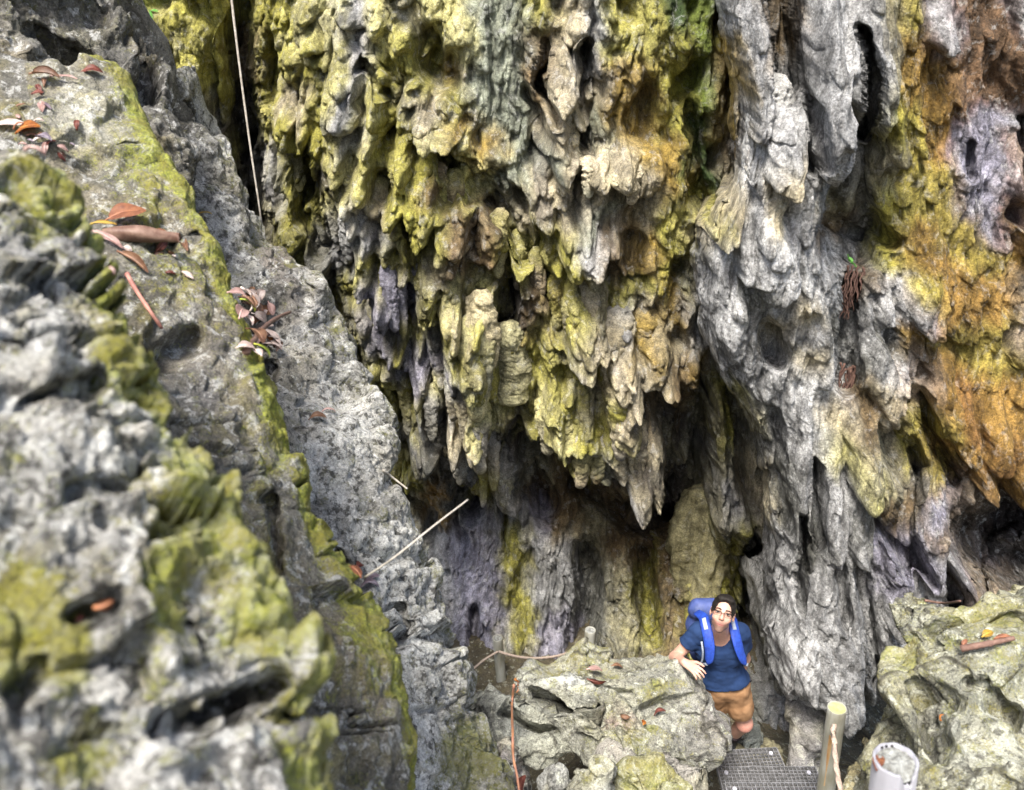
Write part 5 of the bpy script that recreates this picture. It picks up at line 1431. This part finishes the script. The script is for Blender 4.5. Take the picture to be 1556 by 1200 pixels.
# head frame: he looks up at the lens, head a little tilted
hf = unit(np.array([0, 0, CZ]) - headC); hf = unit(hf * np.array([1, 1, .80]))
hu = unit(np.array([.10, 0, 1]) - hf * hf[2]); hu = unit(hu - hf * (hu @ hf)); hs = np.cross(hu, hf); hs = hs if hs @ sd_ > 0 else -hs
HB = np.stack([hs, hf, hu])
H_ = lambda a, b, c: headC + hs * a + hf * b + hu * c

person = empty('person', Vector(tuple((lAn + rAn) / 2 - [0, 0, .09])), 'man in navy T-shirt, tan shorts and glasses climbing past the big boulder', 'person')
lo = np.minimum.reduce([headC, rEl, lAn, rAn, lSh, rWr]) - [.16, .22, .16]; hi = np.maximum.reduce([headC, lSh, lEl, lAn, rAn, lKn]) + [.16, .2, .2]
fb = Field(lo, hi, .006)
# trunk
fb.cap(pelvis - sd_ * .05, pelvis + sd_ * .05, .092, .092, .04, sq=(fwb, .8))
fb.cap(pelvis, waist, .105, .108, .05, sq=(fwb, .8)); fb.cap(waist, chest, .12, .135, .05, sq=(fwb, .78))
fb.cap(chest - sd_ * .06, chest + sd_ * .06, .11, .11, .05, sq=(fwb, .9))
fb.cap(rSh + (neckB - rSh) * .3, lSh + (neckB - lSh) * .3, .07, .07, .05)
# neck and head
fb.cap(neckB - upb * .02, headC - hu * .05 - hf * .02, .060, .054, .03)
fb.ell(H_(0, -.012, .030), (.074, .094, .088), HB, .02)
fb.ell(H_(0, .018, -.045), (.048, .070, .076), HB, .022)
fb.ell(H_(0, .054, -.104), (.023, .022, .017), HB, .025)                 # chin
for s_ in (-1, 1):
    fb.ell(H_(s_ * .040, .050, -.028), (.022, .022, .020), HB, .02)      # cheekbone
    fb.ell(H_(s_ * .038, .002, -.070), (.013, .035, .020), HB, .02)      # jaw
    fb.ell(H_(s_ * .032, .084, .012), (.017, .012, .011), HB, .010, True)  # eye socket
    fb.ell(H_(s_ * .032, .070, .010), (.0145, .0145, .0135), HB, .004)   # eyeball under the lids
    fb.cap(H_(s_ * .014, .083, .030), H_(s_ * .048, .070, .030), .0065, .005, .010)   # brow
    fb.ell(H_(s_ * .076, -.008, -.004), (.010, .020, .033), HB, .006)    # ear
    fb.ell(H_(s_ * .083, -.002, -.002), (.006, .011, .020), HB, .004, True)
fb.cap(H_(0, .080, .018), H_(0, .101, -.022), .0085, .012, .010)         # nose
for s_ in (-1, 1): fb.ell(H_(s_ * .011, .091, -.027), (.008, .009, .007), HB, .006)
fb.cap(H_(-.022, .071, -.059), H_(.022, .072, -.059), .006, .006, .008); fb.cap(H_(-.018, .073, -.070), H_(.018, .073, -.070), .0065, .0065, .006)
fb.cap(H_(-.026, .090, -.0652), H_(.026, .090, -.0652), .0025, .0025, .004, True)
# arms
fb.cap(rSh, rSh + (rEl - rSh) * .35, .058, .052, .04); fb.cap(rSh, rEl, .050, .038, .03); fb.cap(rEl, rEl + (rWr - rEl) * .35, .039, .040, .02); fb.cap(rEl, rWr, .038, .026, .02)
fb.cap(lSh, lSh + (lEl - lSh) * .35, .058, .052, .04); fb.cap(lSh, lEl, .050, .038, .03); fb.cap(lEl, lEl + (lWr - lEl) * .35, .039, .040, .02); fb.cap(lEl, lWr, .038, .026, .02)
# hands: palm, four fingers of different lengths, thumb from the side of the palm
def hand(wr, d, nrm, thumb_side, curl):
    d = unit(d); nrm = unit(nrm - d * (nrm @ d)); sd = unit(np.cross(d, nrm)) * thumb_side
    fb.cap(wr, wr + d * .03, .024, .026, .015, sq=(nrm, .7))
    for q in (-.027, -.009, .009, .027): fb.cap(wr + d * .02 + sd * q * .7, wr + d * .085 + sd * q, .014, .0115, .010)
    for q, L, c_ in ((.030, .070, .0), (.010, .080, .1), (-.010, .074, .2), (-.029, .058, .3)):
        p = wr + d * .088 + sd * q; a_ = curl + c_ * .4
        for i, f_ in enumerate((.45, .32, .23)):
            dd = unit(d * math.cos(a_) - nrm * math.sin(a_) + sd * q * 5); p2 = p + dd * L * f_
            fb.cap(p, p2, .0092 - .0008 * i, .0086 - .0008 * i, .0025); p = p2; a_ += curl * .8 + .12
    p = wr + d * .030 + sd * .028; 
    for L, r_, (u_, w_, z_) in ((.040, .0125, (.62, .75, -.2)), (.030, .0105, (.85, .45, -.35)), (.024, .0095, (.9, .25, -.5))):
        p2 = p + unit(d * u_ + sd * w_ + nrm * z_) * L; fb.cap(p, p2, r_, r_ - .001, .004); p = p2
handdir = unit(J(1058, 1013, 5.62) - rWr)
hand(rWr, handdir + np.array([0, 0, -.25]), np.array([0, -.25, 1.0]), 1 if np.cross(handdir, [0, 0, 1]) @ sd_ > 0 else -1, .28)
hand(lWr, unit(lWr - lEl), unit(sd_ + fwb * .3), 1, .5)
# legs
def leg(hip, kn, an, toe):
    fb.cap(hip, kn, .078, .055, .03); m = hip + (kn - hip) * .3; fb.cap(hip, m, .078, .078, .03)
    fb.cap(kn + fw_ * .012, kn + fw_ * .012 + np.array([0, 0, .01]), .048, .05, .03)
    back = unit(np.cross(unit(an - kn), sd_)); back = back if back @ fw_ < 0 else -back
    fb.cap(kn, an, .050, .036, .03); fb.cap(kn + (an - kn) * .15 + back * .012, kn + (an - kn) * .55 + back * .012, .046, .042, .03)
    fb.cap(an - np.array([0, 0, .048]), an + toe * .14 - np.array([0, 0, .064]), .030, .024, .01); fb.cap(an, an - np.array([0, 0, .05]), .034, .030, .01)
toe = unit(fw_ + np.array([-.25, 0, 0])); leg(lHip, lKn, lAn, toe); leg(rHip, rKn, rAn, toe)

def skin_col(V):
    q = (V - headC) @ HB.T; x, y, z = q.T
    c = np.ones((len(V), 3)) * np.array((.52, .30, .225))
    def mixin(m, k): 
        nonlocal c
        c = c * (1 - m[:, None]) + m[:, None] * np.array(k)
    g = lambda a, w_: np.exp(-(a / w_) ** 2)
    near = (np.abs(x) < .1) & (np.abs(y) < .14) & (np.abs(z) < .15)
    mixin(near * np.clip(sstep(-.030, -.075, z) * sstep(-.04, .03, y) * .8, 0, 1), (.10, .062, .048))                 # stubble
    mixin(near * g(z + .052, .006) * g(x, .024) * (y > .05) * .7, (.13, .085, .07))                                     # upper lip shadow of beard
    mixin(near * g(z + .065, .0075) * g(x, .024) * (y > .05) * .9, (.42, .15, .13))                                   # lips
    for s_ in (-1, 1):
        mixin(near * g(x - s_ * .032, .018) * g(z - .010, .010) * (y > .05) * .45, (.30, .15, .11))                      # shadowed lids
        mixin(near * g(x - s_ * .045, .02) * g(z + .03, .02) * (y > .03) * .25, (.62, .27, .20))
    mixin(near * g(z + .0650 - 2.0 * x * x, .0028) * g(x, .030) * (y > .045) * .95, (.09, .03, .025))                                  # between the lips
    mixin(near * g(z + .036, .004) * g(np.abs(x) - .008, .005) * (y > .07) * .7, (.16, .07, .05))                     # nostrils
    mixin(near * g(x, .012) * g(z + .022, .012) * (y > .08) * .3, (.62, .27, .21))
    kn = np.exp(-(np.linalg.norm(V - lKn - fw_ * .04, axis=1) / .07) ** 2) * .6
    mixin(kn, (.55, .20, .16))
    return c
m_, nt_, b_, o_ = nodes_of('skin'); NN = NB(nt_)
nz = NN.ramp(NN.noise(NN.pos(), 90, 4), .3, .7, .9, 1.1); cc = NN.n('ShaderNodeCombineColor'); [NN.l(nz, cc.inputs[i]) for i in range(3)]
NN.l(NN.mix(1.0, NN.attr('Col').outputs['Color'], cc.outputs[0], 'MULTIPLY'), b_.inputs['Base Color']); b_.inputs['Roughness'].default_value = .5
b_.inputs['Subsurface Weight'].default_value = .08; b_.inputs['Subsurface Radius'].default_value = (.01, .004, .002)
SKIN = m_
field_obj('body', fb, SKIN, person, skin_col, 2)

# hair: short, dark, thicker on top
fh = Field(headC - .16, headC + .17, .0045)
fh.ell(H_(0, -.016, .038), (.079, .099, .090), HB, .01); fh.ell(H_(0, .028, .098), (.058, .056, .026), HB, .02); fh.cap(H_(-.036, .062, .098), H_(.040, .060, .098), .013, .013, .02)
fh.ell(H_(0, .100, .012), (.066, .062, .086), HB, .006, True)
fh.ell(H_(0, .03, -.085), (.13, .10, .096), HB, .008, True)
for s_ in (-1, 1):
    fh.ell(H_(s_ * .086, -.006, -.006), (.018, .024, .036), HB, .004, True)
    fh.cap(H_(s_ * .0720, .018, .03), H_(s_ * .0715, .020, -.004), .0065, .003, .006)
P_ = np.stack(np.meshgrid(*fh.ax, indexing='ij'), -1).astype(f32)
fh.v += perlin(P_, 70, 3., (1, 1, .5)) * .004
HAIR = simple('hair', (.008, .007, .006), .7, col2=(.02, .016, .013), scale=140, spec=.2)
field_obj('hair', fh, HAIR, person, None, 1)

# eyes, brows, glasses
EYEW = simple('eye_white', (.60, .57, .54), .2); IRIS = simple('eye_iris', (.03, .018, .01), .15)
for s_ in (-1, 1):
    bm = bmesh.new(); M4 = Matrix((tuple(hs) + (0,), tuple(hf) + (0,), tuple(hu) + (0,), (0, 0, 0, 1))).transposed()
    bmesh.ops.create_uvsphere(bm, u_segments=20, v_segments=14, radius=1, matrix=Matrix.Translation(Vector(tuple(H_(s_ * .032, .0745, .0095)))) @ M4 @ Matrix.Diagonal((.0145, .0125, .0062, 1)))
    ey = bm_obj('eye', bm, EYEW, person)
    bm = bmesh.new(); bmesh.ops.create_uvsphere(bm, u_segments=16, v_segments=10, radius=1, matrix=Matrix.Translation(Vector(tuple(H_(s_ * .032, .0848, .0102)))) @ M4 @ Matrix.Diagonal((.0060, .0030, .0055, 1)))
    bm_obj('iris', bm, IRIS, ey)
    bm = bmesh.new(); tube(bm, spline([Vector(tuple(v)) for v in (H_(s_ * .013, .089, .0315), H_(s_ * .028, .087, .0355), H_(s_ * .043, .079, .0335), H_(s_ * .053, .070, .0285))], 16), list(np.interp(np.linspace(0, 1, 16), [0, .3, 1], [.0032, .0040, .0016])), 8, jit=.3)
    bm_obj('eyebrow', bm, HAIR, person)
    bm = bmesh.new(); tube(bm, spline([Vector(tuple(v)) for v in (H_(s_ * .019, .084, .0115), H_(s_ * .031, .0875, .0168), H_(s_ * .046, .080, .0125))], 14), .0016, 6)
    bm_obj('eyelash', bm, HAIR, person)
bm = bmesh.new()
sg_ = lambda v, p: math.copysign(abs(v) ** p, v)
for s_ in (-1, 1):
    q = [H_(s_ * .034 + .0255 * sg_(math.cos(a), .7), .101 - .007 * max(0, s_ * math.cos(a)), .006 + .0150 * sg_(math.sin(a), .75)) for a in np.linspace(0, 2 * np.pi, 33)]
    tube(bm, [Vector(tuple(v)) for v in q], [.0011 + .0015 * max(0, math.sin(a)) ** .5 for a in np.linspace(0, 2 * np.pi, 33)], 6, cap=False)
    tube(bm, [Vector(tuple(v)) for v in (H_(s_ * .059, .093, .014), H_(s_ * .074, .06, .014), H_(s_ * .079, .0, .010))], .0018, 6)
tube(bm, [Vector(tuple(v)) for v in (H_(-.010, .102, .012), H_(0, .106, .014), H_(.010, .102, .012))], .0018, 6)
gl = bm_obj('glasses', bm, simple('spectacle_frame', (.025, .018, .016), .3), person)

# clothes
def lerp(a, b, t): return a + (b - a) * t
fs = Field(np.minimum.reduce([rEl, pelvis - .25, lSh - .3]) - .05, np.maximum.reduce([lEl, neckB, lSh]) + .15, .006)
fs.cap(pelvis + upb * .02 - sd_ * .05, pelvis + upb * .02 + sd_ * .05, .134, .134, .05, sq=(fwb, .88)); fs.cap(pelvis, waist, .138, .130, .05, sq=(fwb, .84)); fs.cap(waist, chest, .133, .148, .05, sq=(fwb, .82))
fs.cap(chest - sd_ * .065, chest + sd_ * .065, .122, .122, .05, sq=(fwb, .92)); fs.cap(rSh + (neckB - rSh) * .3, lSh + (neckB - lSh) * .3, .083, .083, .05)
for S_, E_ in ((rSh, rEl), (lSh, lEl)):
    fs.cap(S_, lerp(S_, E_, .50), .070, .068, .035)
P_ = np.stack(np.meshgrid(*fs.ax, indexing='ij'), -1).astype(f32)
fold = fbm(P_, 9, 3, .5, 3., 'r', aniso=(1.2, 1.0, 2.2)) * .007 + perlin(P_, 5, 9., (1, 1, 2.5)) * .006
fs.v += fold.astype(f32)
for S_, E_ in ((rSh, rEl), (lSh, lEl)):                                      # sleeve ends
    d_ = unit(E_ - S_); p_ = lerp(S_, E_, .50); qq = P_ - p_
    m = (qq @ d_); r_ = np.linalg.norm(qq - m[..., None] * d_, axis=-1)
    fs.v = np.where((r_ < .1) & (m > -.06), np.maximum(fs.v, m), fs.v)
hn = unit(-upb + .12 * fwb); fs.v = np.maximum(fs.v, ((P_ - (pelvis + upb * .06)) @ hn).astype(f32) - .02 - .01 * np.sin(8 * ((P_ - pelvis) @ sd_)))
nk = unit(headC - neckB + fwb * .07); q_ = P_ - (neckB + fwb * .015 + upb * .005); m = q_ @ nk; fs.v = np.maximum(fs.v, np.where(np.linalg.norm(q_ - m[..., None] * nk, axis=-1) < .068, np.maximum(m + .008, -.3), -.3).astype(f32))
SHIRT = simple('navy_cotton', (.017, .040, .112), .85, col2=(.011, .026, .072), scale=12, bump=.002, spec=.2)
field_obj('shirt', fs, SHIRT, person, None, 2)

ft = Field(np.minimum.reduce([lKn, rKn, pelvis]) - .16, np.maximum.reduce([lKn, pelvis, rKn]) + .2, .007)
ft.cap(pelvis - sd_ * .055, pelvis + sd_ * .055, .118, .118, .04, sq=(fwb, .9)); ft.cap(pelvis, pelvis + upb * .08, .122, .114, .04, sq=(fwb, .85))
for Hh, Kk in ((lHip, lKn), (rHip, rKn)):
    ft.cap(Hh, lerp(Hh, Kk, .5), .106, .098, .03); ft.cap(lerp(Hh, Kk, .4), lerp(Hh, Kk, .95), .099, .090, .03)
P_ = np.stack(np.meshgrid(*ft.ax, indexing='ij'), -1).astype(f32)
ft.v += (fbm(P_, 8, 3, .5, 13., 'r', aniso=(1.2, 1.2, .8)) * .011 + perlin(P_, 6, 19.) * .006).astype(f32)
for Hh, Kk in ((lHip, lKn), (rHip, rKn)):
    d_ = unit(Kk - Hh); p_ = lerp(Hh, Kk, .68); q_ = P_ - p_; m = q_ @ d_; r_ = np.linalg.norm(q_ - m[..., None] * d_, axis=-1)
    ft.v = np.where((r_ < .15) & (m > -.12), np.maximum(ft.v, m), ft.v)
ft.v = np.maximum(ft.v, ((P_ - (pelvis + upb * .10)) @ upb).astype(f32))
SHORTS = simple('tan_cotton', (.34, .195, .10), .85, col2=(.25, .135, .065), scale=14, bump=.002, spec=.2)
field_obj('shorts', ft, SHORTS, person, None, 2)

BOOT = simple('dark_boot', (.018, .020, .026), .6, col2=(.045, .045, .05), scale=30, bump=.003)
SOCK = simple('dark_sock', (.05, .035, .04), .95, col2=(.025, .02, .025), scale=80)
SOLE = simple('boot_sole', (.08, .075, .07), .8)
for an, kn in ((lAn, lKn), (rAn, rKn)):
    f_ = Field(np.minimum(an, an + toe * .2) - .14, np.maximum(an, an + toe * .2) + .16, .006)
    up_ = unit(kn - an)
    f_.cap(an + up_ * .07, an - [0, 0, .03], .049, .050, .02); f_.cap(an - [0, 0, .045] - toe * .03, an + toe * .15 - [0, 0, .058], .050, .042, .03); f_.cap(an + toe * .12 - [0, 0, .062], an + toe * .17 - [0, 0, .064], .042, .034, .02, sq=([0, 0, 1], .8))
    f_.cut(an - [0, 0, .094], [0, 0, -1]); f_.cut(an + up_ * .075, up_)
    bt = field_obj('boot', f_, BOOT, person, None, 2)
    f2 = Field(np.minimum(an, an + toe * .2) - .14, np.maximum(an, an + toe * .2) + .1, .006)
    f2.cap(an - [0, 0, .085] - toe * .035, an + toe * .17 - [0, 0, .085], .048, .040, .02); f2.cut(an - [0, 0, .105], [0, 0, -1]); f2.cut(an - [0, 0, .082], [0, 0, 1])
    field_obj('sole', f2, SOLE, bt, None, 1)
    f3 = Field(np.minimum(an, kn) - .1, np.maximum(an, kn) + .1, .006)
    f3.cap(an, an + up_ * .18, .044, .054, .02); f3.cut(an + up_ * .17, up_); f3.cut(an + up_ * .05, -up_)
    field_obj('sock', f3, SOCK, person, None, 1)

# backpack: a thing of its own on his back
packC = lerp(chest, neckB, -.28) - fwb * .225 - sd_ * .035
pack = empty('backpack', Vector(tuple(packC - upb * .25)), 'blue and black hiking backpack on the hiker\'s back with bright blue padded straps', 'backpack')
BLUE = simple('blue_nylon', (.018, .066, .40), .6, col2=(.013, .04, .25), scale=40, bump=.006)
NAVY = simple('slate_blue_nylon', (.055, .08, .23), .6, col2=(.03, .05, .15), scale=18, bump=.004)
GREYN = simple('pale_webbing', (.40, .44, .50), .7, col2=(.26, .32, .42), scale=60)
DARKN = simple('black_webbing', (.02, .02, .024), .7, col2=(.05, .05, .055), scale=50)
fp = Field(packC - .36, packC + .36, .008)
fp.cap(packC - upb * .20, packC + upb * .16, .125, .105, .03, sq=(fwb, .85)); fp.cap(packC - upb * .2 - sd_ * .06, packC - upb * .2 + sd_ * .06, .11, .11, .04); fp.cap(packC + upb * .05 - sd_ * .06, packC + upb * .05 + sd_ * .06, .11, .11, .04)
fp.cap(packC + upb * .2 - sd_ * .05, packC + upb * .2 + sd_ * .05, .085, .085, .02)
P_ = np.stack(np.meshgrid(*fp.ax, indexing='ij'), -1).astype(f32); fp.v += (fbm(P_, 9, 3, .5, 23., 'r') * .008).astype(f32)
field_obj('bag', fp, NAVY, pack, None, 2)
def strap(S_, s_):
    """over the shoulder, down the front of the chest, back under the arm"""
    base = lerp(S_, neckB, .36)
    pts = [packC + upb * .26 + sd_ * s_ * .08 + fwb * .10, base - fwb * .045 + upb * .098, base + fwb * .03 + upb * .100, base + fwb * .105 + upb * .045, base + fwb * .142 - upb * .04 + sd_ * s_ * .008,
           base + fwb * .150 - upb * .13 + sd_ * s_ * .03, lerp(S_, chest, .5) + fwb * .125 - upb * .10 + sd_ * s_ * .075, packC - upb * .22 + sd_ * s_ * .16 + fwb * .13]
    P = spline(pts, 60); wid = list(np.interp(np.linspace(0, 1, 60), [0, .15, .5, .66, .72, 1], [.028, .036, .037, .030, .011, .010]))
    def ribbon(P, W, th, off, mat, nm, par):
        bm = bmesh.new(); R = []
        for i, p in enumerate(P):
            d = (P[min(i + 1, len(P) - 1)] - P[max(i - 1, 0)]).normalized()
            o_ = (p - Vector(tuple(lerp(chest, pelvis, .15)))); o_ = (o_ - d * o_.dot(d)).normalized(); l_ = d.cross(o_)
            R.append([bm.verts.new(p + l_ * W[i] * a + o_ * (th * b + off)) for a, b in ((-1, 0), (-.9, .8), (-.4, 1), (.4, 1), (.9, .8), (1, 0), (.9, -.8), (-.9, -.8))])
        for a, b in zip(R[:-1], R[1:]):
            for k in range(8): bm.faces.new((a[k], a[(k + 1) % 8], b[(k + 1) % 8], b[k]))
        bm.faces.new(R[0][::-1]); bm.faces.new(R[-1])
        return bm_obj(nm, bm, mat, par)
    st = ribbon(P[:44], wid[:44], .009, .004, BLUE, 'strap', pack)
    ribbon(P[11:21], [.014] * 10, .003, .0135, GREYN, 'strap_patch', st)
    ribbon(P[43:], [.010] * 17, .0025, .002, GREYN, 'webbing', st)
strap(rSh, -1); strap(lSh, 1)
wb = [pelvis + upb * .06 + sd_ * math.sin(a) * .165 + fwb * math.cos(a) * .135 for a in np.linspace(math.pi * .45, math.pi * 1.55, 24)]
bm = bmesh.new(); tube(bm, [Vector(tuple(v)) for v in wb], .02, 8); bm_obj('hip_belt', bm, DARKN, pack)
# black camera bag hanging at his right side
cc_ = J(1062, 1018, 5.97)
bag = empty('pouch', Vector(tuple(cc_)), 'small black pouch hanging at the hiker\'s right side from a pale cord', 'pouch')
f_ = Field(cc_ - .12, cc_ + .12, .005); f_.cap(cc_ - upb * .035, cc_ + upb * .035, .040, .036, .01, sq=(sd_, .8)); field_obj('bag', f_, DARKN, bag, None, 1)
bm = bmesh.new(); tube(bm, spline([Vector(tuple(v)) for v in (J(1066, 975, 5.72), J(1068, 990, 5.74), J(1067, 1003, 5.8), J(1062, 1012, 5.86))], 20), .007, 6); bm_obj('cord', bm, GREYN, bag)
